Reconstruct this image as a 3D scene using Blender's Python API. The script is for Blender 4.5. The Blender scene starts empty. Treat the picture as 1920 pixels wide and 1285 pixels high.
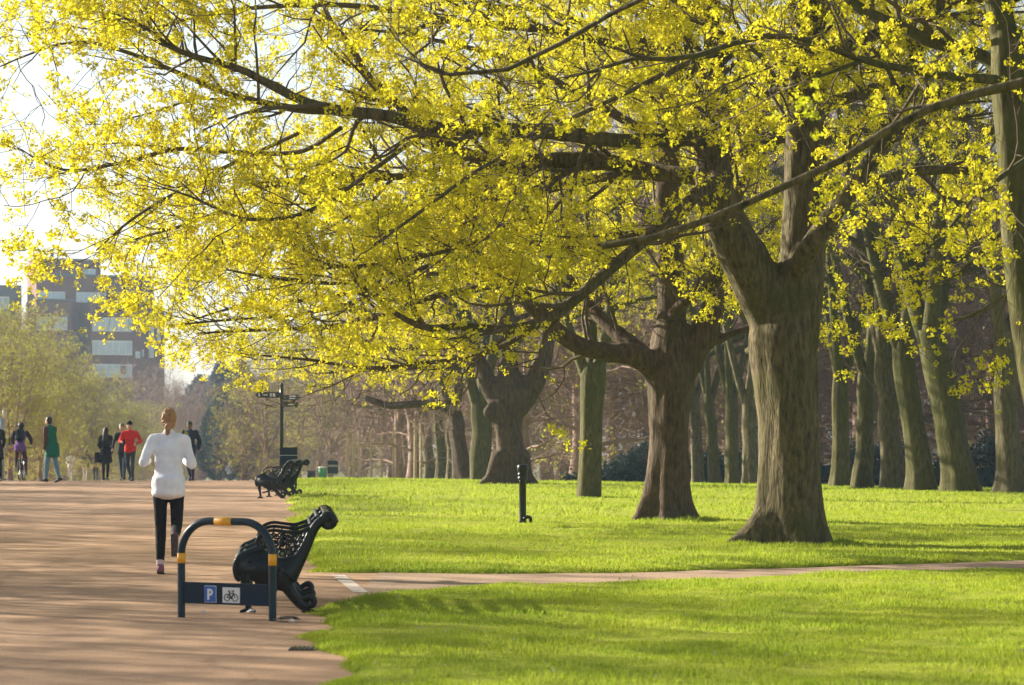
import bpy, bmesh, math, random
import numpy as np
from mathutils import Vector, Matrix

# ------------------------------------------------------------------ camera, sky, sun, exposure
SC = bpy.context.scene
COL = SC.collection
F = 5000.0            # focal length in photograph pixels (1920 wide)
CX, HY, CH = 960.0, 804.0, 1.51   # image centre x, horizon line, camera height

cam_d = bpy.data.cameras.new('camera')
cam = bpy.data.objects.new('camera', cam_d); COL.objects.link(cam)
cam.location = (0, 0, CH); cam.rotation_euler = (math.radians(90), 0, 0)
cam_d.sensor_width = 36.0; cam_d.lens = 36.0*F/1920.0
cam_d.shift_y = (HY-642.5)/1920.0
cam_d.clip_start = 0.5; cam_d.clip_end = 3000
cam_d.dof.use_dof = True; cam_d.dof.focus_distance = 33.0; cam_d.dof.aperture_fstop = 4.5
SC.camera = cam

SUN_EL, SUN_BACK = 20.0, 30.0     # elevation; degrees behind the subject, sun on the left
az = math.radians(SUN_BACK)
to_sun = Vector((-math.cos(az)*math.cos(math.radians(SUN_EL)), math.sin(az)*math.cos(math.radians(SUN_EL)), math.sin(math.radians(SUN_EL))))
w = bpy.data.worlds.new('World'); SC.world = w; w.use_nodes = True
nt = w.node_tree
sky = nt.nodes.new('ShaderNodeTexSky'); sky.sky_type = 'NISHITA'; sky.sun_disc = False
sky.sun_elevation = math.radians(SUN_EL); sky.sun_rotation = math.radians(-(90-SUN_BACK))
sky.air_density = 1.0; sky.dust_density = 1.2; sky.ozone_density = 1.0
nt.nodes['Background'].inputs[1].default_value = 0.055
hs = nt.nodes.new('ShaderNodeHueSaturation'); hs.inputs['Saturation'].default_value = .45   # milky spring sky
nt.links.new(sky.outputs[0], hs.inputs['Color']); nt.links.new(hs.outputs[0], nt.nodes['Background'].inputs[0])
sd = bpy.data.lights.new('sun', 'SUN'); sd.energy = 5.0; sd.angle = math.radians(0.55); sd.color = (1.0, 0.90, 0.74)
sun = bpy.data.objects.new('sun', sd); COL.objects.link(sun)
sun.rotation_euler = (-to_sun).to_track_quat('-Z', 'Y').to_euler(); sun.location = (-60, 30, 60)
SC.view_settings.view_transform = 'Standard'; SC.view_settings.look = 'None'
SC.view_settings.gamma = 1.0; SC.view_settings.use_curve_mapping = False
SC.view_settings.exposure = 1.7
SC.cycles.use_denoising = True
SC.cycles.max_bounces = 6; SC.cycles.diffuse_bounces = 4; SC.cycles.transmission_bounces = 4
SC.cycles.volume_bounces = 0; SC.cycles.transparent_max_bounces = 8
SC.cycles.sample_clamp_indirect = 4.0

# ------------------------------------------------------------------ helpers
rng = np.random.default_rng(7)
random.seed(7)

def P(px, py, D):
    "a point of the place from a direction in the picture and its distance"
    return np.array([(px-CX)/F*D, D, CH-(py-HY)/F*D])

def xe(D):                       # right edge of the broad walk
    return 0.4-0.092*D

def gz(X, D):                    # the ground: level, then falling away behind a crest
    X = np.asarray(X, float); D = np.asarray(D, float)
    dc = np.clip(74-0.85*(X+4), 57, 74)
    t = np.maximum(D-dc, 0)
    z = -0.0225*(np.sqrt(t*t+36)-6)
    return np.maximum(z, -6.0)
def gz1(X, D): return float(gz(X, D))

def vnoise(x, y, seed=0):
    "cheap smooth noise in [-1,1]"
    r = np.random.default_rng(1000+seed)
    s = 0
    for i in range(7):
        a = r.uniform(0, 6.28); f = r.uniform(.6, 1.5); p = r.uniform(0, 6.28)
        s = s+np.sin((x*math.cos(a)+y*math.sin(a))*f*1.7+p+1.3*np.sin((x*math.sin(a)-y*math.cos(a))*f*.9+p*2))
    return s/4.5

def mesh_np(name, V, quads=None, tris=None, smooth=True):
    me = bpy.data.meshes.new(name)
    V = np.asarray(V, np.float32).reshape(-1, 3)
    nq = 0 if quads is None else len(quads); ntr = 0 if tris is None else len(tris)
    me.vertices.add(len(V)); me.vertices.foreach_set('co', V.ravel())
    idx = []; 
    if nq: idx.append(np.asarray(quads, np.int32).ravel())
    if ntr: idx.append(np.asarray(tris, np.int32).ravel())
    idx = np.concatenate(idx)
    me.loops.add(len(idx)); me.loops.foreach_set('vertex_index', idx)
    me.polygons.add(nq+ntr)
    st = np.concatenate([np.arange(nq)*4, nq*4+np.arange(ntr)*3]).astype(np.int32)
    me.polygons.foreach_set('loop_start', st)
    if smooth: me.polygons.foreach_set('use_smooth', np.ones(nq+ntr, bool))
    me.update(calc_edges=True); me.validate()
    return me

def link(name, me, mat=None, parent=None, loc=None, kind=None):
    o = bpy.data.objects.new(name, me); COL.objects.link(o)
    if mat is not None and me is not None and len(me.materials) == 0: me.materials.append(mat)
    if parent is not None: o.parent = parent
    if loc is not None: o.location = loc
    if kind: o['kind'] = kind
    return o

def tag(o, label, cat, group=None):
    o['label'] = label; o['category'] = cat
    if group: o['group'] = group
    return o

def empty(name, loc, label, cat, rz=0.0, group=None, scale=1.0):
    o = bpy.data.objects.new(name, None); COL.objects.link(o)
    o.location = loc; o.rotation_euler = (0, 0, rz); o.scale = (scale,)*3
    o.empty_display_size = .2
    return tag(o, label, cat, group)

class MB:
    "collects shapes for one mesh"
    def __init__(s): s.v = []; s.f = []; s.n = 0
    def add(s, V, Fs):
        V = np.asarray(V, float).reshape(-1, 3)
        s.v.append(V); s.f += [tuple(i+s.n for i in f) for f in Fs]; s.n += len(V); return s
    def box(s, c, d, rot=None, bev=0.0):
        x, y, z = [k/2 for k in d]
        if bev <= 0:
            V = np.array([[a*x, b*y, e*z] for a in (-1, 1) for b in (-1, 1) for e in (-1, 1)])
            Fs = [(0, 1, 3, 2), (4, 6, 7, 5), (0, 4, 5, 1), (2, 3, 7, 6), (0, 2, 6, 4), (1, 5, 7, 3)]
        else:
            bm = bmesh.new(); bmesh.ops.create_cube(bm, size=1.0)
            for v in bm.verts: v.co = Vector((v.co.x*d[0], v.co.y*d[1], v.co.z*d[2]))
            bmesh.ops.bevel(bm, geom=bm.edges[:], offset=bev, segments=2, profile=.6, affect='EDGES')
            bm.verts.index_update()
            V = np.array([v.co[:] for v in bm.verts]); Fs = [tuple(v.index for v in f.verts) for f in bm.faces]; bm.free()
        if rot is not None: V = V@np.array(rot).T
        return s.add(V+np.array(c), Fs)
    def tube(s, pts, rad, sides=8, cap=True, flat=None):
        V, Q = tube1(pts, rad, sides, flat)
        k = len(pts); Fs = [tuple(q) for q in Q]
        if cap:
            Fs.append(tuple(range(sides))[::-1]); Fs.append(tuple(range((k-1)*sides, k*sides)))
        return s.add(V, Fs)
    def ball(s, c, r, seg=12, rings=8, rot=None):
        r = np.array([r]*3 if np.isscalar(r) else r, float)
        th = np.linspace(0, math.pi, rings+1)[1:-1]; ph = np.linspace(0, 2*math.pi, seg, endpoint=False)
        V = [[0, 0, 1]]+[[math.sin(t)*math.cos(p), math.sin(t)*math.sin(p), math.cos(t)] for t in th for p in ph]+[[0, 0, -1]]
        V = np.array(V)*r
        if rot is not None: V = V@np.array(rot).T
        Fs = []
        m = len(th)
        for j in range(seg):
            j2 = (j+1) % seg
            Fs.append((0, 1+j, 1+j2))
            for i in range(m-1):
                Fs.append((1+i*seg+j, 1+(i+1)*seg+j, 1+(i+1)*seg+j2, 1+i*seg+j2))
            Fs.append((1+(m-1)*seg+j, 1+m*seg, 1+(m-1)*seg+j2))
        return s.add(V+np.array(c), Fs)
    def cone(s, p0, p1, r0, r1, sides=12):
        "capsule with two radii"
        p0 = np.array(p0, float); p1 = np.array(p1, float)
        d = p1-p0; L = np.linalg.norm(d); t = d/max(L, 1e-6)
        pts = []; rad = []
        for a in (-.97, -.8, -.5, -.2): pts.append(p0+t*r0*a); rad.append(r0*math.sqrt(1-a*a))
        pts.append(p0); rad.append(r0); pts.append(p1); rad.append(r1)
        for a in (.2, .5, .8, .97): pts.append(p1+t*r1*a); rad.append(r1*math.sqrt(1-a*a))
        return s.tube(np.array(pts), np.array(rad), sides)
    def prism(s, poly, y0, y1):
        "outline in x,z pushed along y"
        n = len(poly)
        V = [[a, y0, b] for a, b in poly]+[[a, y1, b] for a, b in poly]
        Fs = [tuple(range(n)), tuple(range(2*n-1, n-1, -1))]+[(i, n+i, n+(i+1) % n, (i+1) % n) for i in range(n)]
        return s.add(V, Fs)
    def mesh(s, name, smooth=False):
        me = bpy.data.meshes.new(name)
        me.from_pydata(np.concatenate(s.v).tolist(), [], s.f)
        bm = bmesh.new(); bm.from_mesh(me); bmesh.ops.recalc_face_normals(bm, faces=bm.faces[:]); bm.to_mesh(me); bm.free()
        if smooth: me.polygons.foreach_set('use_smooth', np.ones(len(me.polygons), bool))
        me.update(); return me
    def build(s, name, mat, parent=None, smooth=False, loc=None, kind=None):
        return link(name, s.mesh(name, smooth), mat, parent, loc, kind)

def smooth_path(pts, n, extra=None):
    "Catmull-Rom through pts, n samples; extra columns (radii) follow"
    p = np.asarray(pts, float)
    if len(p) == 2: 
        t = np.linspace(0, 1, n)[:, None]; return p[0]*(1-t)+p[1]*t
    q = np.vstack([2*p[0]-p[1], p, 2*p[-1]-p[-2]])
    seg = np.linalg.norm(np.diff(p[:, :3], axis=0), axis=1); cum = np.concatenate([[0], np.cumsum(seg)]); cum /= cum[-1]
    u = np.linspace(0, 1, n); i = np.clip(np.searchsorted(cum, u, 'right')-1, 0, len(p)-2)
    t = ((u-cum[i])/np.maximum(cum[i+1]-cum[i], 1e-9))[:, None]
    a, b, c, d = q[i], q[i+1], q[i+2], q[i+3]
    return .5*((2*b)+(-a+c)*t+(2*a-5*b+4*c-d)*t*t+(-a+3*b-3*c+d)*t**3)

def tube_batch(Pt, R, sides):
    "many tubes at once: Pt [n,k,3], R [n,k] -> verts, quads"
    n, k, _ = Pt.shape
    T = np.gradient(Pt, axis=1); T /= np.linalg.norm(T, axis=2, keepdims=True)+1e-9
    mean = np.abs(T.mean(axis=1)); ax = np.zeros((n, 3)); ax[np.arange(n), np.argmin(mean, axis=1)] = 1
    U = np.cross(T, ax[:, None, :]); U /= np.linalg.norm(U, axis=2, keepdims=True)+1e-9
    W = np.cross(T, U)
    a = np.arange(sides)*2*math.pi/sides
    V = Pt[:, :, None, :]+R[:, :, None, None]*(np.cos(a)[None, None, :, None]*U[:, :, None, :]+np.sin(a)[None, None, :, None]*W[:, :, None, :])
    base = (np.arange(n)*k*sides)[:, None, None]
    i = (np.arange(k-1)*sides)[None, :, None]; j = np.arange(sides)[None, None, :]; j2 = (j+1) % sides
    Q = np.stack([base+i+j, base+i+j2, base+i+sides+j2, base+i+sides+j], axis=-1).reshape(-1, 4)
    return V.reshape(-1, 3), Q

def tube1(pts, rad, sides, flat=None):
    pts = np.asarray(pts, float); rad = np.asarray(rad, float)
    if rad.ndim == 0: rad = np.full(len(pts), float(rad))
    if flat is None: return tube_batch(pts[None], rad[None], sides)
    # flat = (normal axis, factor): squash across that axis
    V, Q = tube_batch(pts[None], rad[None], sides)
    ax = np.array(flat[0], float); c = np.repeat(pts, sides, axis=0); d = V-c
    V = V+ax[None, :]*((d@ax)*(flat[1]-1))[:, None]
    return V, Q

def remesh(me, voxel, smooth_it=6, factor=.5):
    o = bpy.data.objects.new('tmp', me); COL.objects.link(o)
    m = o.modifiers.new('r', 'REMESH'); m.mode = 'VOXEL'; m.voxel_size = voxel; m.use_smooth_shade = True
    if smooth_it:
        s = o.modifiers.new('s', 'SMOOTH'); s.iterations = smooth_it; s.factor = factor
    dg = bpy.context.evaluated_depsgraph_get(); dg.update()
    out = bpy.data.meshes.new_from_object(o.evaluated_get(dg))
    bpy.data.objects.remove(o); bpy.data.meshes.remove(me)
    return out

# ------------------------------------------------------------------ materials
def nodes(name):
    m = bpy.data.materials.new(name); m.use_nodes = True
    n = m.node_tree.nodes; b = n['Principled BSDF']
    return m, n, m.node_tree.links, b

def ramp_mix(n, l, fac, cols):
    r = n.new('ShaderNodeValToRGB'); e = r.color_ramp.elements
    e[0].position = cols[0][0]; e[0].color = (*cols[0][1], 1)
    e[1].position = cols[-1][0]; e[1].color = (*cols[-1][1], 1)
    for p, c in cols[1:-1]:
        k = e.new(p); k.color = (*c, 1)
    l.new(fac, r.inputs[0]); return r.outputs[0]

def noise(n, l, scale, detail=3, rough=.55, stretch=None, coord='Object'):
    tc = n.new('ShaderNodeTexCoord'); src = tc.outputs[coord]
    if stretch:
        mp = n.new('ShaderNodeMapping'); mp.inputs['Scale'].default_value = stretch; l.new(src, mp.inputs[0]); src = mp.outputs[0]
    t = n.new('ShaderNodeTexNoise'); t.inputs['Scale'].default_value = scale; t.inputs['Detail'].default_value = detail
    t.inputs['Roughness'].default_value = rough
    l.new(src, t.inputs['Vector']); return t.outputs['Fac']

def bump(n, l, b, h, strength=.4, dist=.01):
    k = n.new('ShaderNodeBump'); k.inputs['Strength'].default_value = strength; k.inputs['Distance'].default_value = dist
    l.new(h, k.inputs['Height']); l.new(k.outputs[0], b.inputs['Normal'])

def simple(name, col, rough=.6, var=.12, scale=6.0, metal=0.0, bmp=0.0, spec=.5):
    m, n, l, b = nodes(name)
    c = np.array(col); f = noise(n, l, scale, 4)
    l.new(ramp_mix(n, l, f, [(.25, tuple(np.clip(c*(1-var), 0, 1))), (.75, tuple(np.clip(c*(1+var), 0, 1)))]), b.inputs['Base Color'])
    b.inputs['Roughness'].default_value = rough; b.inputs['Metallic'].default_value = metal
    b.inputs['Specular IOR Level'].default_value = spec
    if bmp: bump(n, l, b, noise(n, l, scale*6, 3), bmp, .004)
    return m

def bark(name, base, dark, moss, mossy=.5):
    m, n, l, b = nodes(name)
    f = noise(n, l, 11.0, 7, .72, (1.6, 1.6, .42))
    c1 = ramp_mix(n, l, f, [(.32, dark), (.62, base)])
    g = noise(n, l, 1.1, 5, .6)
    mk = ramp_mix(n, l, g, [(.62-mossy*.3, (0, 0, 0)), (.8-mossy*.2, (1, 1, 1))])
    mx = n.new('ShaderNodeMix'); mx.data_type = 'RGBA'
    l.new(mk, mx.inputs['Factor']); l.new(c1, mx.inputs[6])
    f2 = noise(n, l, 14.0, 5, .6)
    l.new(ramp_mix(n, l, f2, [(.3, tuple(np.array(moss)*.6)), (.7, moss)]), mx.inputs[7])
    l.new(mx.outputs[2], b.inputs['Base Color'])
    b.inputs['Roughness'].default_value = .9; b.inputs['Specular IOR Level'].default_value = .2
    w_ = n.new('ShaderNodeTexVoronoi'); w_.feature = 'DISTANCE_TO_EDGE'; w_.inputs['Scale'].default_value = 13
    tc = n.new('ShaderNodeTexCoord'); mp = n.new('ShaderNodeMapping'); mp.inputs['Scale'].default_value = (1.4, 1.4, .3)
    l.new(tc.outputs['Object'], mp.inputs[0])
    mm = n.new('ShaderNodeMix'); mm.data_type = 'VECTOR'; mm.inputs['Factor'].default_value = .12
    nz = n.new('ShaderNodeTexNoise'); nz.inputs['Scale'].default_value = 5; l.new(mp.outputs[0], nz.inputs['Vector'])
    l.new(mp.outputs[0], mm.inputs[4]); l.new(nz.outputs['Color'], mm.inputs[5]); l.new(mm.outputs[1], w_.inputs['Vector'])
    ad = n.new('ShaderNodeMath'); ad.operation = 'ADD'; l.new(w_.outputs[0], ad.inputs[0]); l.new(f, ad.inputs[1])
    bump(n, l, b, ad.outputs[0], .8, .02)
    return m

def leafy(name, cols, scale=7.0, trans=.4, big=None):
    m = bpy.data.materials.new(name); m.use_nodes = True
    n = m.node_tree.nodes; l = m.node_tree.links
    n.remove(n['Principled BSDF']); out = n['Material Output']
    f = noise(n, l, scale, 3, .7)
    c = ramp_mix(n, l, f, cols)
    if big:
        mx0 = n.new('ShaderNodeMix'); mx0.data_type = 'RGBA'; mx0.blend_type = 'MULTIPLY'; mx0.inputs['Factor'].default_value = 1
        l.new(c, mx0.inputs[6]); l.new(ramp_mix(n, l, noise(n, l, big[0], 5, .65), big[1]), mx0.inputs[7]); c = mx0.outputs[2]
    d = n.new('ShaderNodeBsdfDiffuse'); t = n.new('ShaderNodeBsdfTranslucent'); mx = n.new('ShaderNodeMixShader')
    l.new(c, d.inputs[0]); l.new(c, t.inputs[0]); mx.inputs[0].default_value = trans
    l.new(d.outputs[0], mx.inputs[1]); l.new(t.outputs[0], mx.inputs[2]); l.new(mx.outputs[0], out.inputs[0])
    return m

M = {}
M['bark_a'] = bark('maple_bark', (.15, .122, .062), (.020, .017, .010), (.075, .078, .016), .45)
M['bark_b'] = bark('brown_bark', (.115, .082, .05), (.024, .017, .012), (.065, .062, .018), .3)
M['bark_green'] = bark('algae_bark', (.12, .108, .042), (.026, .025, .011), (.08, .082, .016), .7)
M['bark_pale'] = bark('pale_bark', (.145, .122, .066), (.035, .03, .017), (.085, .086, .024), .4)
M['twig'] = simple('twig_bark', (.10, .078, .05), .85, .3, 3.0, spec=.2)
M['twig_brown'] = simple('thicket_twig_bark', (.25, .172, .14), .9, .3, 2.0, spec=.15)
M['blossom'] = leafy('maple_blossom', [(.26, (.40, .44, .015)), (.48, (.65, .60, .025)), (.76, (.82, .70, .06))], 4.0, .48)
M['blossom_green'] = leafy('greenish_blossom', [(.26, (.40, .50, .02)), (.48, (.62, .64, .03)), (.76, (.76, .70, .05))], 4.0, .5)
M['leaf_spring'] = leafy('young_leaves', [(.3, (.23, .27, .05)), (.7, (.47, .46, .07))], 2.0, .45)
M['leaf_dark'] = leafy('evergreen_leaves', [(.3, (.035, .052, .052)), (.7, (.06, .085, .08))], 1.5, .2)
M['grass_blade'] = leafy('grass_blades', [(.25, (.22, .32, .02)), (.5, (.34, .41, .04)), (.78, (.50, .52, .13))], 9.0, .45, (.7, [(.3, (.70, .82, .75)), (.5, (.95, .98, .9)), (.7, (1.05, 1.0, .9))]))

def ground_material(name, cols, scale, cols2=None, bmp=.3):
    m, n, l, b = nodes(name)
    f = noise(n, l, scale, 8, .7); f2 = noise(n, l, .35, 4, .6)
    c = ramp_mix(n, l, f, cols)
    if cols2:
        mx = n.new('ShaderNodeMix'); mx.data_type = 'RGBA'; mx.blend_type = 'MULTIPLY'; mx.inputs['Factor'].default_value = 1
        l.new(c, mx.inputs[6]); l.new(ramp_mix(n, l, f2, cols2), mx.inputs[7]); c = mx.outputs[2]
    l.new(c, b.inputs['Base Color']); b.inputs['Roughness'].default_value = .95; b.inputs['Specular IOR Level'].default_value = .15
    bump(n, l, b, f, bmp, .012)
    return m
M['lawn'] = ground_material('lawn_turf', [(.3, (.20, .24, .015)), (.55, (.33, .36, .03)), (.8, (.45, .44, .06))], 14, [(.3, (.8, .85, .7)), (.7, (1, 1, 1))], .5)
M['earth'] = ground_material('rough_grass_ground', [(.3, (.10, .11, .03)), (.7, (.2, .19, .06))], 6, None, .4)
def path_material(name, cols):
    m, n, l, b = nodes(name)
    f = noise(n, l, 75, 4, .75); c = ramp_mix(n, l, f, cols)
    def mul(c, fac_out, cs):
        mx = n.new('ShaderNodeMix'); mx.data_type = 'RGBA'; mx.blend_type = 'MULTIPLY'; mx.inputs['Factor'].default_value = 1
        l.new(c, mx.inputs[6]); l.new(ramp_mix(n, l, fac_out, cs), mx.inputs[7]); return mx.outputs[2]
    c = mul(c, noise(n, l, .5, 5, .65), [(.3, (.80, .78, .77)), (.65, (1, 1, 1))])
    c = mul(c, noise(n, l, 5.0, 5, .7, (1, .35, 1)), [(.3, (.84, .83, .82)), (.6, (1, 1, 1))])
    v = n.new('ShaderNodeTexVoronoi'); v.feature = 'DISTANCE_TO_EDGE'; v.inputs['Scale'].default_value = .33
    tc = n.new('ShaderNodeTexCoord'); nz = n.new('ShaderNodeTexNoise'); nz.inputs['Scale'].default_value = 1.6; nz.inputs['Detail'].default_value = 5
    mm = n.new('ShaderNodeMix'); mm.data_type = 'VECTOR'; mm.inputs['Factor'].default_value = .35
    l.new(tc.outputs['Object'], nz.inputs['Vector']); l.new(tc.outputs['Object'], mm.inputs[4]); l.new(nz.outputs['Color'], mm.inputs[5]); l.new(mm.outputs[1], v.inputs['Vector'])
    c = mul(c, v.outputs[0], [(.001, (.78, .75, .72)), (.005, (1, 1, 1))])
    v2 = n.new('ShaderNodeTexVoronoi'); v2.inputs['Scale'].default_value = 9; l.new(tc.outputs['Object'], v2.inputs['Vector'])
    c = mul(c, v2.outputs['Distance'], [(.02, (.45, .42, .40)), (.06, (1, 1, 1))])
    l.new(c, b.inputs['Base Color']); b.inputs['Roughness'].default_value = .93; b.inputs['Specular IOR Level'].default_value = .2
    bump(n, l, b, f, .5, .006)
    return m
M['path'] = path_material('buff_gravel_asphalt', [(.32, (.26, .158, .087)), (.5, (.455, .288, .175)), (.70, (.60, .415, .268))])
M['side_path'] = ground_material('worn_side_path', [(.3, (.30, .21, .145)), (.5, (.40, .285, .20)), (.75, (.50, .36, .26))], 24, [(.3, (.8, .8, .8)), (.7, (1, 1, 1))], .35)
M['paint_line'] = ground_material('worn_white_paint', [(.3, (.40, .31, .24)), (.6, (.60, .54, .48))], 16, None, .1)
M['iron'] = simple('black_cast_iron', (.007, .012, .014), .34, .3, 9, 0, .2, .35)
M['slat'] = simple('dark_green_painted_slat', (.016, .026, .024), .4, .25, 7, 0, .15)
M['hoop'] = simple('dark_teal_painted_steel', (.007, .026, .042), .38, .15, 4, 0, .05, .35)
M['panel'] = simple('dark_navy_panel', (.006, .02, .042), .5, .15, 4, 0, .05, .25)
M['yellow_band'] = simple('amber_reflective_band', (.85, .40, .02), .45, .08, 10)
M['p_blue'] = simple('sign_blue', (.02, .12, .48), .35, .05, 3)
M['sign_white'] = simple('sign_white', (.72, .74, .76), .4, .05, 3)
M['sign_black'] = simple('sign_black', (.015, .016, .02), .45, .1, 4)
M['column'] = simple('pale_blue_grey_paint', (.34, .40, .46), .5, .1, 4)
M['skin'] = simple('skin', (.50, .29, .21), .55, .06, 10)
M['skin_brown'] = simple('brown_skin', (.16, .085, .055), .55, .06, 10)

# ------------------------------------------------------------------ ground, walk, lawns
def grid_mesh(name, X, Y, Z, mat, kind='structure'):
    r, c = X.shape
    V = np.stack([X, Y, Z], -1).reshape(-1, 3)
    i, j = np.meshgrid(np.arange(r-1), np.arange(c-1), indexing='ij'); a = (i*c+j).ravel()
    Q = np.stack([a, a+1, a+c+1, a+c], -1)
    me = mesh_np(name, V, Q)
    bm = bmesh.new(); bm.from_mesh(me); bm.normal_update()
    if sum(f.normal.z for f in list(bm.faces)[:200]) < 0: bmesh.ops.reverse_faces(bm, faces=bm.faces[:])
    bm.to_mesh(me); bm.free()
    return link(name, me, mat, None, None, kind)

def lin(*parts):
    return np.unique(np.concatenate([np.linspace(*p) for p in parts]))

# rough ground under everything
gx, gy = np.meshgrid(lin((-440, -60, 12), (-60, 60, 61), (60, 440, 12)), lin((-50, 40, 10), (40, 200, 81), (200, 610, 20)))
grid_mesh('ground', gx, gy, gz(gx, gy)-.12, M['earth'])
# the broad walk
pd = lin((-20, 60, 41), (60, 130, 36), (130, 330, 21)); pv = np.linspace(-13.5, .9, 13)
PD, PV = np.meshgrid(pd, pv, indexing='ij')
PX = xe(PD)+PV
grid_mesh('broad_walk', PX, PD, gz(PX, PD), M['path'])

# side path joining from the right
def side_far(X):  return np.interp(X, [-2.06, .2, 1.3, 3.1, 5.8, 12, 30], [27.9, 27.6, 27.9, 28.8, 30.3, 33.5, 41])
NV = [0, .25, .5, .8, 1.5, 3.2, 4.8, 7.2, 14, 32]
ND = [21.9, 22.6, 23.6, 24.5, 25.4, 26.1, 26.9, 28.2, 31.2, 38.5]
sx = np.linspace(-1.4, 30, 50); su = np.linspace(-.3, 1.08, 6)
SX, SU = np.meshgrid(sx, su, indexing='ij')
near_x = np.interp(SX, [xe(24)+v for v in NV], ND); SD = near_x+(side_far(SX)-near_x)*SU
SDX = SX-0.0*SD
grid_mesh('side_path', SDX, SD, gz(SDX, SD)+.004, M['side_path'])

def lawn_z(X, D, v, e):
    rise = 1-np.exp(-np.maximum(np.minimum(v, e), 0)/.12)
    b = .022*vnoise(X*1.1, D*.6, 1)+.012*vnoise(X*4, D*3, 2)
    return gz(X, D)-.045+rise*(.085+b)

def near_lawn_pt(v, u):
    Dm = np.interp(v, NV, ND); D = 5+(Dm-5)*u
    wob = .09*np.sin(D*1.9+.6)*np.exp(-v/.6)+.05*np.sin(D*5.1)*np.exp(-v/.4)-.18*np.exp(-((D-19.3)/.7)**2)*np.exp(-v/.6)
    X = xe(D)+v+wob
    e = Dm-D
    D2 = D+.06*np.sin(X*4.3)*np.exp(-e/.5)
    return X, D2, e
vv = np.concatenate([np.linspace(0, .5, 12), np.linspace(.55, 8, 76), np.linspace(8.5, 32, 24)])
uu = np.concatenate([np.linspace(0, .45, 12), np.linspace(.46, .96, 90), np.linspace(.963, 1, 14)])
VV, UU = np.meshgrid(vv, uu, indexing='ij')
LX, LD, LE = near_lawn_pt(VV, UU)
grid_mesh('near_lawn', LX, LD, lawn_z(LX, LD, VV, LE), M['lawn'])

def far_lawn_pt(v, t):
    "t = distance beyond the side path"
    X0 = xe(28)+v
    D = side_far(X0)+.25*np.exp(-v/.15)+t
    wob = .10*np.sin(D*1.1+.6)*np.exp(-v/.8)+.05*np.sin(D*3.1)*np.exp(-v/.5)
    X = xe(D)+v+wob
    return X, D+.05*np.sin(X*3.7)*np.exp(-t/.6), t
vv = np.concatenate([np.linspace(0, .5, 10), np.linspace(.6, 14, 80), np.linspace(15, 60, 24)])
tt = np.concatenate([np.linspace(0, .4, 12), np.linspace(.5, 60, 150), np.linspace(62, 260, 30)])
VV, TT = np.meshgrid(vv, tt, indexing='ij')
LX, LD, LE = far_lawn_pt(VV, TT)
grid_mesh('far_lawn', LX, LD, lawn_z(LX, LD, VV, LE), M['lawn'])

# painted line across the mouth of the side path
ml = MB(); a = P(634, 1079, 27.4); b = P(677, 1113, 24.45)
for k, (s0, s1) in enumerate([(0, .44), (.45, 1)]):
    p0 = a+(b-a)*s0; p1 = a+(b-a)*s1
    ml.add([[p0[0]-.07, p0[1], .009], [p0[0]+.07, p0[1], .009], [p1[0]+.07, p1[1], .009], [p1[0]-.07, p1[1], .009]], [(0, 1, 2, 3)])
o = ml.build('painted_line', M['paint_line']); o['kind'] = 'structure'

# grass blades
def blades(name, X, D, Z, h, wd, mat, seed):
    r = np.random.default_rng(seed); n = len(X)
    a = r.uniform(0, 6.28, n); lean = r.normal(0, .45, (n, 2))
    hh = h*r.uniform(.45, 1.3, n)*np.clip(1+.6*vnoise(X*1.5, D*1.0, 5)+.5*vnoise(X*5, D*3.5, 6), .35, 2.4); ww = wd*r.uniform(.6, 1.3, n)
    b0 = np.stack([X-np.cos(a)*ww, D-np.sin(a)*ww, Z-.01], -1); b1 = np.stack([X+np.cos(a)*ww, D+np.sin(a)*ww, Z-.01], -1)
    tp = np.stack([X+lean[:, 0]*hh, D+lean[:, 1]*hh, Z+hh], -1)
    V = np.stack([b0, b1, tp], 1).reshape(-1, 3)
    me = mesh_np(name, V, None, np.arange(3*n).reshape(-1, 3), smooth=False)
    return me

def lawn_blades():
    r = np.random.default_rng(3)
    out = []
    n = 165000
    v = np.concatenate([np.abs(r.normal(0, .10, 9000)), r.uniform(0, 8.2, n)])
    u = r.uniform(.42, 1, len(v))**.85
    k = 14000; v2 = r.uniform(0, 8, k); u2 = 1-np.abs(r.normal(0, .004, k))
    v = np.concatenate([v, v2]); u = np.concatenate([u, u2])
    X, D, e = near_lawn_pt(v, u); Z = lawn_z(X, D, v, e)
    out.append(blades('grass', X, D, Z, .029, .0055, None, 11))
    n = 108000
    v = np.concatenate([np.abs(r.normal(0, .12, 8000)), r.uniform(0, 12.5, n)]); t = r.uniform(0, 1, len(v))**1.3*16
    k = 16000; v = np.concatenate([v, r.uniform(0, 9, k)]); t = np.concatenate([t, np.abs(r.normal(0, .12, k))])
    X, D, e = far_lawn_pt(v, t); Z = lawn_z(X, D, v, e)
    out.append(blades('grass', X, D, Z, .034, .008, None, 12))
    for (cx, cd, rad_) in ((3.45, 34.2, .72), (2.45, 42.9, .62), (1.65, 56.8, .36)):
        a_ = r.uniform(0, 6.28, 2600); q_ = rad_+np.abs(r.normal(0, .16, 2600)); X = cx+q_*np.cos(a_); D = cd+q_*np.sin(a_)
        out.append(blades('grass', X, D, gz(X, D)+.03, .055, .008, None, 14))
    n = 85000
    v = r.uniform(0, 20, n); t = 16+r.uniform(0, 1, n)*42
    X, D, e = far_lawn_pt(v, t); Z = lawn_z(X, D, v, e)
    out.append(blades('grass', X, D, Z, .05, .014, None, 13))
    return out
gm = lawn_blades()
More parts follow.
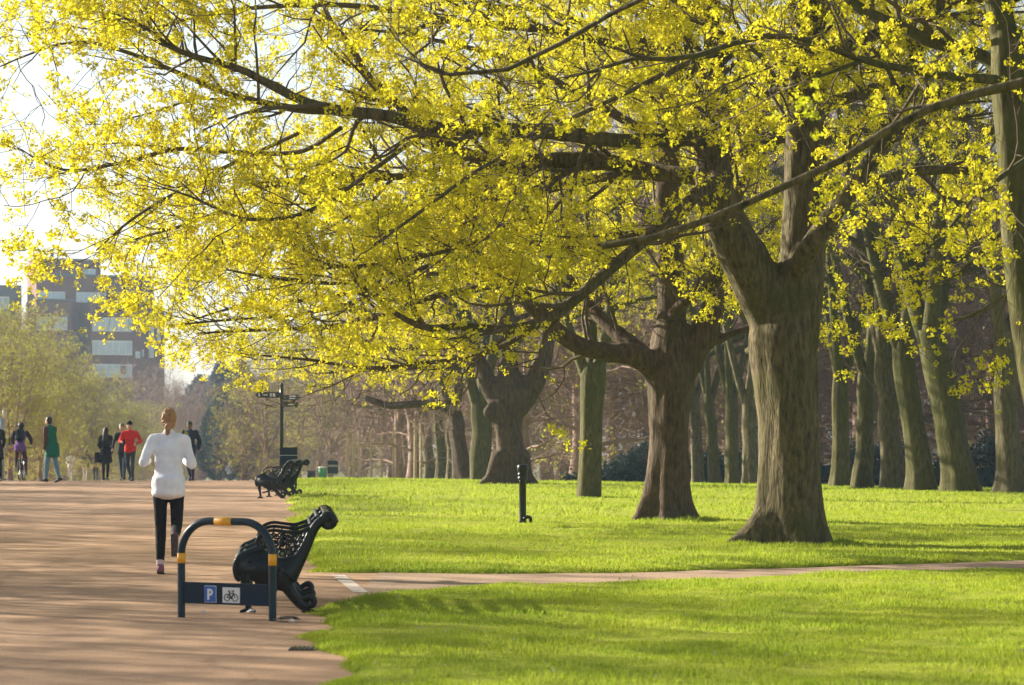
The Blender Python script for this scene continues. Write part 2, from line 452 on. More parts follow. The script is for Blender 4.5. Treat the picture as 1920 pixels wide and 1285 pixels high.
for me, lb in zip(gm, ('short bright grass of the near lawn in front of the side path', 'short bright grass behind the side path around the big trees', 'tuft of longer grass round the foot of the largest maple', 'tuft of longer grass round the foot of the low-forked maple', 'tuft of longer grass round the foot of the slim maple', 'distant short grass running up to the crest')):
    o = link('grass', me, M['grass_blade'], None, None, 'stuff'); tag(o, lb, 'grass')

rd = np.random.default_rng(77); n_ = 260
v_ = rd.uniform(.2, 7, n_); u_ = rd.uniform(.5, 1, n_); X_, D_, e_ = near_lawn_pt(v_, u_); Z_ = lawn_z(X_, D_, v_, e_)+rd.uniform(.035, .06, n_)
V_ = []; F_ = []
for i_ in range(n_):
    a_ = np.arange(6)*1.047+rd.uniform(0, 1); r_ = rd.uniform(.006, .011); tl = rd.uniform(-.6, .6, 2)
    V_.append(np.stack([X_[i_]+r_*np.cos(a_), D_[i_]+r_*np.sin(a_), Z_[i_]+r_*(np.cos(a_)*tl[0]+np.sin(a_)*(tl[1]-.7))], -1)); k_ = i_*6; F_ += [(k_, k_+1, k_+2), (k_, k_+2, k_+3), (k_, k_+3, k_+4), (k_, k_+4, k_+5)]
o = link('daisies', mesh_np('daisies', np.concatenate(V_), None, np.array(F_), False), simple('daisy_white', (.75, .75, .7), .7, .1, 9), None, None, 'stuff'); tag(o, 'scattered white daisies in the near lawn', 'daisies')

# ------------------------------------------------------------------ trees
def norm(a): return a/(np.linalg.norm(a, axis=-1, keepdims=True)+1e-9)

def resample(limbs, K):
    Pt = np.zeros((len(limbs), K, 3)); R = np.zeros((len(limbs), K))
    for i, (p, r) in enumerate(limbs):
        s = smooth_path(np.column_stack([p, r]), K); Pt[i] = s[:, :3]; R[i] = np.maximum(s[:, 3], .004)
    return Pt, R

def spawn(Pt, R, per_m, lo, hi, k, t0=.15, ang=(35, 75), wander=.25, lift=.05, flat=.55, rfac=.55, rmin=.003, rmax=.05, rg=None, lenpow=0.0):
    "side shoots along polylines; returns [m,k,3],[m,k]"
    n, K, _ = Pt.shape
    L = np.linalg.norm(np.diff(Pt, axis=1), axis=2).sum(1)
    cnt = rg.poisson(np.maximum(L*per_m, .01))
    idx = np.repeat(np.arange(n), cnt); m = len(idx)
    t = t0+(1-t0)*rg.uniform(0, 1, m); f = t*(K-1); i = np.clip(f.astype(int), 0, K-2); g = (f-i)[:, None]
    p = Pt[idx, i]*(1-g)+Pt[idx, i+1]*g; tan = norm(Pt[idx, i+1]-Pt[idx, i]); r0 = R[idx, i]*(1-g[:, 0])+R[idx, i+1]*g[:, 0]
    rv = rg.normal(0, 1, (m, 3)); rv[:, 2] *= flat
    perp = norm(rv-tan*(rv*tan).sum(1, keepdims=True))
    a = np.radians(rg.uniform(ang[0], ang[1], m))[:, None]
    d = norm(tan*np.cos(a)+perp*np.sin(a))
    ln = rg.uniform(lo, hi, m)*(1-.45*t) if lenpow == 0 else rg.uniform(lo, hi, m)
    st = (ln/(k-1))[:, None]
    out = np.zeros((m, k, 3)); out[:, 0] = p
    for j in range(1, k):
        d = norm(d+rg.normal(0, wander, (m, 3))*np.array([1, 1, .8])+np.array([0, 0, lift]))
        out[:, j] = out[:, j-1]+d*st
    ra = np.clip(r0*rfac, rmin, rmax)[:, None]*np.linspace(1, .3, k)[None, :]
    return out, np.maximum(ra, rmin*.8)

def puff_templates(nq, seed):
    r = np.random.default_rng(seed); T = []
    for i in range(8):
        c = norm(r.normal(0, 1, (nq, 3)))*(r.uniform(.35, 1.0, (nq, 1)))
        nn = norm(c+r.normal(0, .5, (nq, 3))); u = norm(np.cross(nn, r.normal(0, 1, (nq, 3)))); w_ = np.cross(nn, u)
        s = r.uniform(.20, .37, (nq, 1))
        T.append(np.stack([c-u*s*.8-w_*s*.6, c+u*s*.9-w_*s*.5, c+u*s*.1+w_*s], 1))
    return np.array(T)    # [8,nq,3,3]

def puffs(name, C, rad, nq, mat, seed):
    "blossom heads: a ball of small petals round every point"
    r = np.random.default_rng(seed); n = len(C)
    T = puff_templates(nq, seed)[r.integers(0, 8, n)]
    q = r.normal(0, 1, (n, 4)); q /= np.linalg.norm(q, axis=1, keepdims=True)
    a, b, c, d = q.T
    Rm = np.stack([np.stack([1-2*(c*c+d*d), 2*(b*c-a*d), 2*(b*d+a*c)], -1), np.stack([2*(b*c+a*d), 1-2*(b*b+d*d), 2*(c*d-a*b)], -1), np.stack([2*(b*d-a*c), 2*(c*d+a*b), 1-2*(b*b+c*c)], -1)], 1)
    sc = rad*np.clip(r.lognormal(0, .32, n), .45, 1.9)
    V = np.einsum('nij,nqkj->nqki', Rm, T)*sc[:, None, None, None]+C[:, None, None, :]
    return mesh_np(name, V.reshape(-1, 3), None, np.arange(n*nq*3).reshape(-1, 3), smooth=False)

def puff_points(Tw, rg, per, keep, jit):
    "blossom positions at twig ends and along the twigs"
    n, k, _ = Tw.shape
    sel = rg.uniform(0, 1, n) < keep; T = Tw[sel]
    pts = [T[:, -1]+rg.normal(0, jit*.4, (len(T), 3))]
    for j in range(per):
        f = rg.uniform(.45, 1.05, len(T))*(k-1); i = np.clip(f.astype(int), 0, k-2); g = (f-i)[:, None]
        pts.append(T[:, i.clip(0)][np.arange(len(T)), np.arange(len(T))] if False else T[np.arange(len(T)), i]*(1-g)+T[np.arange(len(T)), i+1]*g+rg.normal(0, jit, (len(T), 3)))
    return np.concatenate(pts)

def cat_mesh(name, parts):
    V = []; Q = []; o = 0
    for v, q in parts: V.append(v); Q.append(q+o); o += len(v)
    return mesh_np(name, np.concatenate(V), np.concatenate(Q))

def grow(limbs, cfg, seed):
    "limbs -> (tubes of branches, blossom points)"
    rg = np.random.default_rng(seed)
    Pt, R = resample(limbs, 26)
    c = dict(b=2.2, s=4.0, t=6.0, blo=1.0, bhi=2.6, slo=.45, shi=1.1, tlo=.12, thi=.36, keep=.9, per=1, jit=.05, lift=.05, t0=.2, rtwig=.0035, flat=.55); c.update(cfg)
    lod = c.get('lod', 0); kb, ks, kt = (6, 4, 2) if lod else (8, 5, 3)
    B, BR = spawn(Pt, R, c['b'], c['blo'], c['bhi'], kb, c['t0'], (30, 70), .20, c['lift'], c['flat'], .5, .007, .035, rg)
    B2, BR2 = spawn(Pt[:, -7:], R[:, -7:], c.get('tip', 2.6), .35, 1.1, kb, .3, (15, 60), .2, c['lift'], c['flat'], .7, .006, .02, rg, 1)
    B = np.concatenate([B, B2]); BR = np.concatenate([BR, BR2])
    S_in = B; SR_in = BR
    S, SR = spawn(S_in, SR_in, c['s'], c['slo'], c['shi'], ks, .15, (30, 65), .26, c['lift'], .8, .6, .005, .014, rg, 1)
    T1, TR1 = spawn(S, SR, c['t'], c['tlo'], c['thi'], kt, .2, (30, 70), .3, .08, 1.0, .7, c['rtwig'], .006, rg, 1)
    T2, TR2 = spawn(B, BR, c['t']*.25, c['tlo'], c['thi']*1.4, kt, .3, (30, 70), .3, .08, 1.0, .5, c['rtwig'], .006, rg, 1)
    parts = [tube_batch(B, BR, 3 if lod else 5), tube_batch(S, SR, 3)]
    tw = [(T1, TR1), (T2, TR2)]
    pts = np.concatenate([puff_points(t, rg, c['per'], c['keep'], c['jit']) for t, _ in tw if len(t)])
    for t, r_ in tw:
        if len(t): parts.append(tube_batch(t, r_, 3))
    return parts, pts

def trunk_shape(mb, pts, rad, flare=.7, lobes=5, seed=0, sides=30, base_z=0.0, hgt=.38):
    r = np.random.default_rng(seed)
    s = smooth_path(np.column_stack([pts, rad]), 44); C = s[:, :3]; R = s[:, 3]
    ph = r.uniform(0, 6.28, 4)
    a = np.arange(sides)*2*math.pi/sides
    V = []
    for c, q in zip(C, R):
        h = max(c[2]-base_z, 0)
        lob = .55+.45*np.cos(lobes*a+ph[0]+.6*np.sin(2*a+ph[1]))
        k = 1+flare*np.exp(-h/hgt)*lob+.05*np.sin(3*a+ph[2]+h*.5)+.035*np.sin(7*a+ph[3]-h*.8)+.02*np.sin(2*a+h*3.1)
        V.append(np.stack([c[0]+q*k*np.cos(a), c[1]+q*k*np.sin(a), np.full(sides, c[2])], -1))
    V = np.concatenate(V); n = len(C)
    Fs = [(i*sides+j, i*sides+(j+1) % sides, (i+1)*sides+(j+1) % sides, (i+1)*sides+j) for i in range(n-1) for j in range(sides)]
    Fs += [tuple(range(sides))[::-1], tuple(range((n-1)*sides, n*sides))]
    mb.add(V, Fs)

def px_limb(D, pts):
    "[(px,py,width px,dD)] -> points, radii at distance D"
    p = []; r = []
    for q in pts:
        d = D+(q[3] if len(q) > 3 else 0)
        p.append(P(q[0], q[1], d)); r.append(q[2]*.5*d/F)
    return np.array(p), np.array(r)

def rand_limb(start, az_, ln, r0, rise, rg, droop=.5):
    d = np.array([math.cos(az_), math.sin(az_), 0]); pts = []; 
    side = np.array([-d[1], d[0], 0])*rg.normal(0, .12)
    for t in np.linspace(0, 1, 8):
        pts.append(start+d*ln*t+side*ln*t*t+np.array([0, 0, rise*ln*(t*1.5-droop*1.5*t*t)])+rg.normal(0, .05, 3)*(t > 0)*ln*.25)
    return np.array(pts), r0*np.linspace(1, .14, 8)**1.0

def make_tree(name, label, base, trunk, limbs, extra, cfg, bark_m, blossom_m, seed, rad=.055, nq=10, voxel=None, flare=.7, lobes=5, crown=True, cat='tree', group=None, twig_m=None, roots=None, dens=1.0, sun_gaps=(), minz=None):
    "everything given in place; the tree's Empty stands at its base"
    base = np.array(base, float)
    root = empty(name, base, label, cat, group=group)
    mb = MB()
    tp, tr = trunk
    trunk_shape(mb, tp, tr, flare, lobes, seed, base_z=base[2])
    alll = limbs+extra
    for rt in roots or []:
        mb.tube(smooth_path(rt[0], 14), np.interp(np.linspace(0, 1, 14), np.linspace(0, 1, len(rt[1])), rt[1]), 12)
    thick = []
    for p, r in alll:
        s = smooth_path(np.column_stack([p, r]), 40 if voxel else 16); mb.tube(s[:, :3], np.maximum(s[:, 3], .008), 10 if voxel else 7)
    me = mb.mesh('trunk', True)
    if voxel:
        thin = MB(); 
        for p, r in alll:
            s = smooth_path(np.column_stack([p, r]), 40)
            thin.tube(s[:, :3], np.maximum(s[:, 3], .008)*.93, 8)
        me = remesh(me, voxel, 5, .5)
        n = len(me.vertices); co = np.empty(n*3, np.float32); me.vertices.foreach_get('co', co); co = co.reshape(-1, 3)
        no = np.empty(n*3, np.float32); me.vertices.foreach_get('normal', no); no = no.reshape(-1, 3)
        dsp = .010*np.sin(co[:, 0]*23+3*np.sin(co[:, 2]*2.1))*np.sin(co[:, 1]*21+co[:, 2]*1.3)+.012*vnoise(co[:, 0]*3+co[:, 2]*.7, co[:, 1]*3+co[:, 2], seed)
        co += no*dsp[:, None]; me.vertices.foreach_set('co', (co-base.astype(np.float32)).ravel()); me.update()
        tm = thin.mesh('limbs', True)
        co = np.empty(len(tm.vertices)*3, np.float32); tm.vertices.foreach_get('co', co); co = co.reshape(-1, 3)-base; tm.vertices.foreach_set('co', co.astype(np.float32).ravel()); tm.update()
        link('trunk', me, bark_m, root); link('limbs', tm, bark_m, root)
    else:
        co = np.empty(len(me.vertices)*3, np.float32); me.vertices.foreach_get('co', co); co = co.reshape(-1, 3)-base; me.vertices.foreach_set('co', co.astype(np.float32).ravel()); me.update()
        link('trunk', me, bark_m, root)
    parts, pts = grow(alll, cfg, seed)
    parts = [(v-base, q) for v, q in parts]
    o = link('twigs', cat_mesh('twigs', parts), twig_m or M['twig'], root); o['kind'] = 'stuff'
    if crown and len(pts):
        tsn = np.array(to_sun[:]); rp = np.random.default_rng(seed+9).uniform(0, 1, len(pts)); ok = np.ones(len(pts), bool)
        for q in sun_gaps:  # blossom left out along rays to the sun, so light reaches the bark
            d = pts-q; t = d@tsn; pp = np.linalg.norm(d-t[:, None]*tsn, axis=1); ok &= ~((t > .3) & (t < 8) & (pp < .42) & (rp < .85))
        if minz is not None: ok &= pts[:, 2] > minz+.25*vnoise(pts[:, 0], pts[:, 1], 3)
        pts = pts[ok]
        if dens < 1: pts = pts[np.random.default_rng(seed).uniform(0, 1, len(pts)) < dens]
        o = link('crown', puffs('crown', pts-base, rad, nq, blossom_m, seed), blossom_m, root); o['kind'] = 'stuff'
    root['npuff'] = len(pts)
    return root

def radial(rg, c, h0, h1, n, ln, r0, rise=.25, a0=0, a1=6.283):
    out = []
    for i in range(n):
        t = (i+.5)/n; z = h0+(h1-h0)*t
        s = np.array([c[0], c[1], z]); out.append(rand_limb(s, a0+(a1-a0)*((i*.618) % 1)+rg.normal(0, .2), ln*(1.05-.5*t)*rg.uniform(.85, 1.15), r0*(1-.55*t), rise*rg.uniform(.6, 1.4), rg))
    return out

# --- the big maple with the forked trunk
DA = 34.2
rgA = np.random.default_rng(21)
bA = P(1478, 1026, DA); bA[2] = gz1(bA[0], DA)+.03
tA = px_limb(DA, [(1478, 1045, 140), (1478, 1010, 132), (1482, 950, 116), (1481, 850, 114), (1479, 780, 116), (1472, 700, 122), (1468, 630, 124), (1480, 570, 100), (1490, 520, 80)])
LA = [px_limb(DA, q) for q in [
    [(1470, 640, 100), (1440, 570, 98), (1400, 490, 92, -.2), (1362, 420, 82, -.3), (1338, 335, 70, -.4), (1345, 220, 50, -.3), (1338, 100, 40), (1330, -60, 30, .3), (1310, -260, 20, .6), (1290, -480, 8, .8)],
    [(1488, 640, 100), (1500, 540, 92), (1508, 420, 86), (1512, 300, 80), (1513, 150, 70), (1516, 30, 58), (1512, -120, 46), (1530, -300, 34), (1540, -520, 20), (1550, -760, 8)],
    [(1478, 540, 46), (1515, 470, 44, -.5), (1560, 405, 40, -.7), (1602, 345, 36, -.9), (1645, 285, 32, -1), (1690, 200, 26, -1), (1712, 120, 22, -1.1), (1755, 20, 18, -1.2), (1800, -120, 12, -1.3), (1830, -260, 6, -1.3)],
    [(1345, 255, 34, -.3), (1260, 262, 30, -.7), (1162, 264, 29, -1), (1008, 246, 30, -1.2), (827, 241, 27, -1.4), (724, 217, 24, -1.5), (635, 207, 22, -1.6), (569, 190, 19, -1.7), (502, 157, 17, -1.8), (451, 130, 15, -1.9), (368, 107, 12, -2), (318, 87, 10, -2), (270, 50, 6, -2), (200, 20, 3, -2)],
    [(640, 208, 18, -1.6), (560, 205, 16, -1.3), (468, 187, 13, -1.1), (411, 170, 12, -1), (351, 144, 10, -.9), (294, 120, 9, -.8), (234, 97, 8, -.7), (167, 80, 7, -.6), (110, 84, 5, -.5), (50, 104, 4, -.5), (0, 125, 3, -.5)],
    [(1345, 330, 40, -.3), (1290, 330, 34, -.1), (1223, 320, 32, .2), (1095, 300, 33, .4), (939, 305, 30, .5), (874, 288, 23, .6), (807, 262, 20, .7), (750, 200, 18, .8), (690, 144, 17, 1), (657, 87, 14, 1.1), (620, 40, 10, 1.2), (590, -40, 7, 1.3)],
    [(1365, 330, 30, -.5), (1305, 365, 28, -1), (1285, 387, 26, -1.2), (1220, 441, 25, -1.5), (1149, 501, 24, -1.7), (1090, 552, 24, -1.8), (1040, 590, 22, -1.9), (990, 612, 20, -2), (930, 618, 18, -2), (870, 612, 16, -2), (800, 615, 14, -2.1), (745, 590, 11, -2.2), (700, 555, 8, -2.3), (650, 510, 5, -2.3)],
    [(800, 250, 12, -1.4), (767, 270, 10, -1.6), (724, 301, 10, -1.7), (640, 361, 9, -1.9), (560, 403, 8, -2), (480, 412, 7, -2), (433, 403, 6, -2), (360, 370, 5, -2), (300, 350, 3, -2)],
    [(1170, 305, 12, .2), (1100, 310, 11, -.5), (1041, 338, 11, -1), (991, 385, 10, -1.2), (940, 430, 10, -1.4), (867, 463, 9, -1.5), (793, 480, 9, -1.6), (717, 495, 8, -1.7), (633, 500, 7, -1.8), (593, 487, 6, -1.8), (533, 447, 4, -1.9)],
    [(793, 480, 7, -1.6), (735, 510, 8, -1.2), (665, 530, 8, -1), (590, 530, 7, -.9), (500, 520, 6, -.8), (420, 505, 4, -.6)],
    [(1430, 60, 12, -1), (1380, 85, 11, -1.8), (1280, 122, 11, -2.4), (1175, 174, 10, -2.8), (1068, 224, 9, -3), (1000, 262, 9, -3.2), (930, 300, 8, -3.3), (874, 334, 8, -3.4), (774, 408, 7, -3.5), (700, 460, 4, -3.5)],
    [(640, 240, 10, -1.6), (560, 285, 10, -1.2), (430, 285, 9, -1), (330, 280, 9, -1), (230, 305, 7, -1), (130, 320, 6, -1), (60, 295, 3, -1)],
    [(560, 250, 8, .4), (430, 310, 8, .3), (350, 350, 7, .2), (250, 410, 6, .1), (180, 470, 3, 0)],
    [(900, 290, 16, 1), (760, 330, 15, 1.6), (600, 330, 13, 2), (480, 360, 10, 2.3), (380, 410, 7, 2.5), (250, 450, 4, 2.6)],
    [(1340, 150, 22, .3), (1200, 100, 18, .8), (1050, 60, 16, 1.2), (850, 40, 14, 1.5), (650, 10, 11, 1.8), (430, 20, 8, 2), (240, 60, 5, 2), (80, 40, 3, 2)],
    [(1340, 40, 22, -.3), (1150, -60, 18, -1), (900, -90, 14, -1.4), (650, -70, 11, -1.7), (400, -60, 8, -2), (150, -10, 4, -2)],
    [(1513, 210, 28, .2), (1600, 180, 25, .8), (1660, 165, 22, 1.2), (1760, 172, 16, 1.6), (1900, 140, 10, 2), (2040, 150, 5, 2.2)],
    [(1516, 360, 26, .2), (1640, 340, 22, .9), (1740, 318, 18, 1.4), (1850, 330, 13, 1.8), (1980, 380, 7, 2.2)],
    [(1510, 200, 14, -1), (1460, 150, 12, -2), (1420, 100, 10, -3), (1350, 60, 8, -3.6), (1250, 20, 5, -4)],
]]
XA = radial(rgA, P(1512, 0, DA), 6.6, 11.5, 9, 6.2, .10, .35)+radial(rgA, P(1335, -60, DA), 7.0, 9.8, 4, 5.0, .07, .35, 2.0, 4.6)
XA += [rand_limb(P(1512, 20, DA), -1.5, 5.0, .08, .35, rgA), rand_limb(P(1512, 180, DA), 1.3, 6.5, .10, .28, rgA), rand_limb(P(1335, -20, DA), -2.2, 5.0, .07, .35, rgA), rand_limb(P(1500, 120, DA), -.3, 6.5, .09, .25, rgA)]
gA = bA[2]
rootsA = [(np.array([P(1460, 960, DA), P(1420, 1000, DA-.15), P(1385, 1020, DA-.25), P(1345, 1036, DA-.35)]), [.30, .22, .14, .05])]
make_tree('maple_tree', 'large forked maple nearest on the lawn, thick trunk splitting into two stems', bA, tA, LA, XA, dict(b=2.5, s=3.4, t=3.6, per=3, jit=.065), M['bark_a'], M['blossom'], 101, rad=.070, nq=13, voxel=.045, flare=.38, lobes=4, roots=rootsA,
          sun_gaps=[P(a, b, DA-.2) for a, b in ((1330, 400), (1350, 460), (1375, 520), (1395, 580), (1405, 650), (1415, 720), (1418, 790), (1530, 430), (1580, 370), (1620, 310))])

# --- second maple, low fork with arms to both sides
DB = 42.9
rgB = np.random.default_rng(22)
bB = P(1247, 982, DB); bB[2] = gz1(bB[0], DB)+.03
tB = px_limb(DB, [(1245, 1000, 92), (1246, 965, 82), (1250, 900, 76), (1254, 820, 72), (1256, 750, 82), (1257, 700, 92), (1258, 660, 80), (1258, 610, 62)])
LB = [px_limb(DB, q) for q in [
    [(1245, 715, 56), (1215, 680, 50, -.2), (1180, 664, 44, -.4), (1140, 661, 38, -.5), (1090, 650, 36, -.6), (1050, 625, 34, -.7), (1020, 595, 32, -.8), (985, 560, 30, -.9), (950, 525, 26, -1), (900, 480, 18, -1.1), (850, 450, 12, -1.2), (780, 440, 7, -1.3), (700, 445, 4, -1.3)],
    [(1258, 680, 62), (1259, 600, 58), (1258, 520, 54), (1250, 400, 46), (1255, 250, 40), (1255, 100, 32), (1245, -50, 24), (1240, -250, 12)],
    [(1268, 720, 60), (1295, 670, 58), (1322, 618, 54), (1338, 565, 44), (1342, 490, 34), (1378, 380, 25), (1420, 260, 17), (1450, 120, 9)],
    [(1335, 640, 20), (1360, 632, 16), (1400, 615, 10), (1450, 600, 5)],
    [(1240, 690, 34, .3), (1195, 655, 32, .6), (1150, 620, 29, .9), (1120, 590, 25, 1.1), (1080, 540, 20, 1.4), (1040, 490, 15, 1.6), (960, 430, 9, 1.8), (880, 400, 5, 1.9)],
    [(1262, 590, 26, -.4), (1290, 560, 24, -.8), (1330, 540, 20, -1), (1370, 500, 14, -1.2)],
    [(960, 530, 16, -1), (900, 540, 14, -1.2), (800, 560, 12, -1.3), (690, 600, 10, -1.4), (580, 615, 8, -1.4), (470, 620, 6, -1.4), (370, 625, 4, -1.4)],
    [(1020, 596, 14, -.8), (960, 640, 12, -.6), (880, 670, 11, -.5), (800, 680, 9, -.4), (690, 690, 8, -.3), (580, 675, 6, -.2), (470, 665, 3, -.2)],
    [(1085, 545, 14, 1.4), (1000, 510, 13, 1.8), (880, 500, 11, 2), (740, 530, 9, 2.2), (600, 560, 8, 2.3), (450, 575, 6, 2.4), (330, 610, 3, 2.4)],
    [(1255, 330, 24, -.3), (1150, 330, 20, -.6), (1000, 360, 16, -.8), (850, 380, 13, -1), (680, 400, 10, -1), (520, 440, 7, -1), (380, 480, 4, -1)],
    [(900, 480, 12, -1.1), (800, 500, 10, -1.4), (680, 560, 9, -1.5), (560, 590, 7, -1.6), (430, 600, 5, -1.7), (320, 610, 3, -1.7)],
]]
XB = radial(rgB, P(1250, 150, DB), 5.3, 11, 11, 6.0, .10, .3)
make_tree('maple_tree', 'maple whose thick trunk forks low into three arms, behind the largest maple', bB, tB, LB, XB, dict(b=2.6, s=3.5, t=3.8, per=2, jit=.06, lift=.08), M['bark_b'], M['blossom'], 102, rad=.066, nq=13, voxel=.045, flare=.8, lobes=5, minz=2.25, sun_gaps=[P(a, b, DB) for a, b in ((1212, 720), (1210, 800), (1230, 540), (1232, 600), (1300, 620), (1212, 870))])

# --- slim tree between them and the burred tree
DC = 56.8
rgC = np.random.default_rng(23)
bC = P(1105, 938, DC); bC[2] = gz1(bC[0], DC)+.03
tC = px_limb(DC, [(1103, 955, 48), (1104, 935, 45), (1106, 880, 42), (1108, 800, 42), (1110, 740, 44), (1112, 700, 46), (1112, 680, 40)])
LC = [px_limb(DC, q) for q in [
    [(1104, 715, 26), (1090, 680, 22), (1076, 640, 18), (1060, 590, 13), (1040, 520, 8), (1020, 440, 4)],
    [(1116, 715, 30), (1128, 670, 26), (1140, 610, 22), (1150, 520, 16), (1160, 420, 10), (1165, 320, 5)],
    [(1110, 700, 22, .2), (1110, 620, 20, .4), (1105, 520, 15, .6), (1100, 400, 9, .8), (1095, 300, 4, 1)]]]
XC = radial(rgC, P(1125, 640, DC), 3.6, 10.5, 10, 4.2, .06, .35)
make_tree('young_maple_tree', 'slim straight maple with sunlit green bark, left of the low-forked maple', bC, tC, LC, XC, dict(b=2.2, s=2.8, t=3.2, per=2, lod=1, rtwig=.005), M['bark_green'], M['blossom'], 103, rad=.066, nq=14, flare=.15)

DD = 71.0
rgD = np.random.default_rng(24)
bD = P(955, 911, DD); bD[2] = gz1(bD[0], DD)
tD = px_limb(DD, [(955, 925, 68), (955, 900, 60), (957, 850, 52), (952, 800, 52), (954, 765, 62), (957, 735, 64), (958, 700, 46)])
LD_ = [px_limb(DD, q) for q in [
    [(940, 760, 40), (920, 730, 36), (905, 690, 28), (885, 645, 24), (855, 595, 18), (825, 545, 13), (790, 500, 8), (740, 480, 4)],
    [(970, 765, 46), (995, 730, 42), (1013, 690, 38), (1030, 620, 28), (1042, 540, 20), (1060, 440, 10), (1070, 350, 5)],
    [(956, 740, 44), (952, 660, 36), (950, 560, 28), (958, 450, 20), (960, 340, 10)],
    [(900, 680, 14, -.5), (840, 690, 12, -1), (760, 690, 10, -1.2), (680, 695, 7, -1.4), (600, 700, 4, -1.5)],
    [(880, 640, 14, .5), (800, 650, 12, 1), (700, 650, 9, 1.3), (600, 655, 6, 1.5), (500, 660, 3, 1.6)]]]
XD = radial(rgD, P(955, 560, DD), 4.0, 12.5, 12, 6.2, .09, .3)
burr = [(np.array([P(930, 790, DD-.2), P(915, 775, DD-.3), P(922, 755, DD-.2)]), [.08, .14, .08]), (np.array([P(938, 850, DD-.2), P(922, 893, DD-.3), P(898, 913, DD-.4)]), [.26, .2, .08]), (np.array([P(975, 850, DD-.1), P(990, 893, DD-.2), P(1014, 913, DD-.3)]), [.26, .18, .06])]
make_tree('maple_tree', 'old maple with burred twisted trunk and wide root flare in mid lawn', bD, tD, LD_, XD, dict(b=2.2, s=3.0, t=3.6, per=2, lod=1, rtwig=.006), M['bark_b'], M['blossom'], 104, rad=.072, nq=12, voxel=.06, flare=.35, roots=burr, minz=2.45)

# --- leaning tree at the right edge and the foreground tree whose branches cross the picture
DE = 25.5
rgE = np.random.default_rng(25)
bE = P(2040, 1105, DE); bE[2] = gz1(bE[0], DE)+.03
tE = px_limb(DE, [(2045, 1120, 130), (2035, 1060, 112), (2010, 950, 100), (1980, 820, 96), (1955, 700, 94), (1935, 560, 92), (1920, 420, 90), (1912, 280, 86), (1900, 170, 80), (1890, 60, 62)])
LE_ = [px_limb(DE, q) for q in [
    [(1905, 190, 62), (1890, 100, 56), (1870, 0, 48), (1860, -150, 36), (1850, -350, 20), (1840, -550, 8)],
    [(1915, 240, 60), (1940, 120, 54), (1960, -40, 44), (1990, -250, 28), (2020, -480, 10)],
    [(1900, 170, 26, -.3), (1865, 150, 20, -.5), (1782, 144, 16, -.7), (1698, 130, 15, -.9), (1614, 114, 14, -1), (1581, 97, 13, -1), (1494, 70, 12, -1.1), (1447, 67, 11, -1.1), (1380, 80, 11, -1.2), (1280, 112, 10, -1.2), (1209, 107, 9, -1.3), (1142, 124, 7, -1.3), (1075, 144, 4, -1.4)],
    [(1895, 150, 32, .3), (1865, 120, 28, .5), (1815, 94, 25, .6), (1748, 80, 24, .7), (1698, 54, 23, .8), (1631, 27, 22, .9), (1594, 0, 20, 1), (1530, -70, 15, 1.1), (1430, -140, 8, 1.2)],
    [(1925, 300, 14, -.4), (1880, 330, 11, -.9), (1820, 380, 9, -1.2), (1770, 440, 6, -1.4), (1725, 475, 3, -1.5)],
    [(1920, 400, 12, .5), (1860, 450, 9, 1), (1800, 510, 6, 1.4), (1740, 540, 3, 1.6)],
    [(1950, 500, 12, .5), (1880, 560, 9, 1.2), (1810, 595, 6, 1.6), (1740, 610, 3, 2)],
    [(1614, 114, 9, -1), (1560, 135, 7, -1.1), (1510, 150, 4, -1.2)],
]]
XE = radial(rgE, P(1900, 40, DE), 5.4, 9.5, 8, 5.2, .08, .3)
make_tree('maple_tree', 'leaning maple with pale sunlit trunk cut by the right edge', bE, tE, LE_, XE, dict(b=2.5, s=3.4, t=3.8, per=2), M['bark_green'], M['blossom'], 105, rad=.055, nq=18, flare=.2, dens=.75, sun_gaps=[P(a, b, DE) for a, b in ((1870, 200), (1875, 290), (1880, 380), (1888, 470), (1895, 560), (1905, 650))])

DF = 17.0
rgF = np.random.default_rng(26)
bF = np.array([4.9, DF+.5, gz1(4.9, DF)+.03])
tF = (np.array([[4.9, 17.5, -.1], [4.9, 17.5, .6], [4.88, 17.5, 2], [4.85, 17.5, 3.4], [4.8, 17.4, 4.6], [4.8, 17.4, 5.4]]), np.array([.46, .40, .36, .35, .34, .2]))
LF = [px_limb(DF, q) for q in [
    [(2380, -90, 40, .4), (2200, 40, 34, .2), (2050, 110, 27), (1920, 155, 21), (1800, 183, 18), (1700, 222, 17), (1640, 260, 17), (1560, 310, 15), (1480, 345, 15), (1380, 390, 14), (1290, 425, 14), (1190, 455, 14), (1128, 461, 15)],
    [(2390, -420, 30, .3), (2000, -330, 20, .6), (1600, -180, 14, 1), (1400, -90, 11, 1.4), (1192, 3, 10, 1.8), (1075, 67, 10, 2), (1008, 110, 9, 2), (941, 134, 9, 2), (887, 150, 8, 2), (841, 140, 7, 2), (780, 129, 5, 2), (740, 100, 3, 2)],
    [(2380, -300, 36), (2400, -600, 26), (2430, -900, 12), (2440, -1100, 6)],
]]
LFmain = LF
XF = radial(rgF, np.array([4.8, 17.4, 0]), 5.0, 8.5, 6, 3.4, .07, .3, -1.4, 1.6)
make_tree('maple_tree', 'out-of-frame foreground maple whose bare dark bough crosses in front', bF, tF, LF, XF, dict(b=.55, s=1.6, t=3.0, blo=.4, bhi=1.0, t0=.35), M['bark_a'], M['blossom_green'], 106, rad=.045, nq=30, flare=.3, dens=.7)

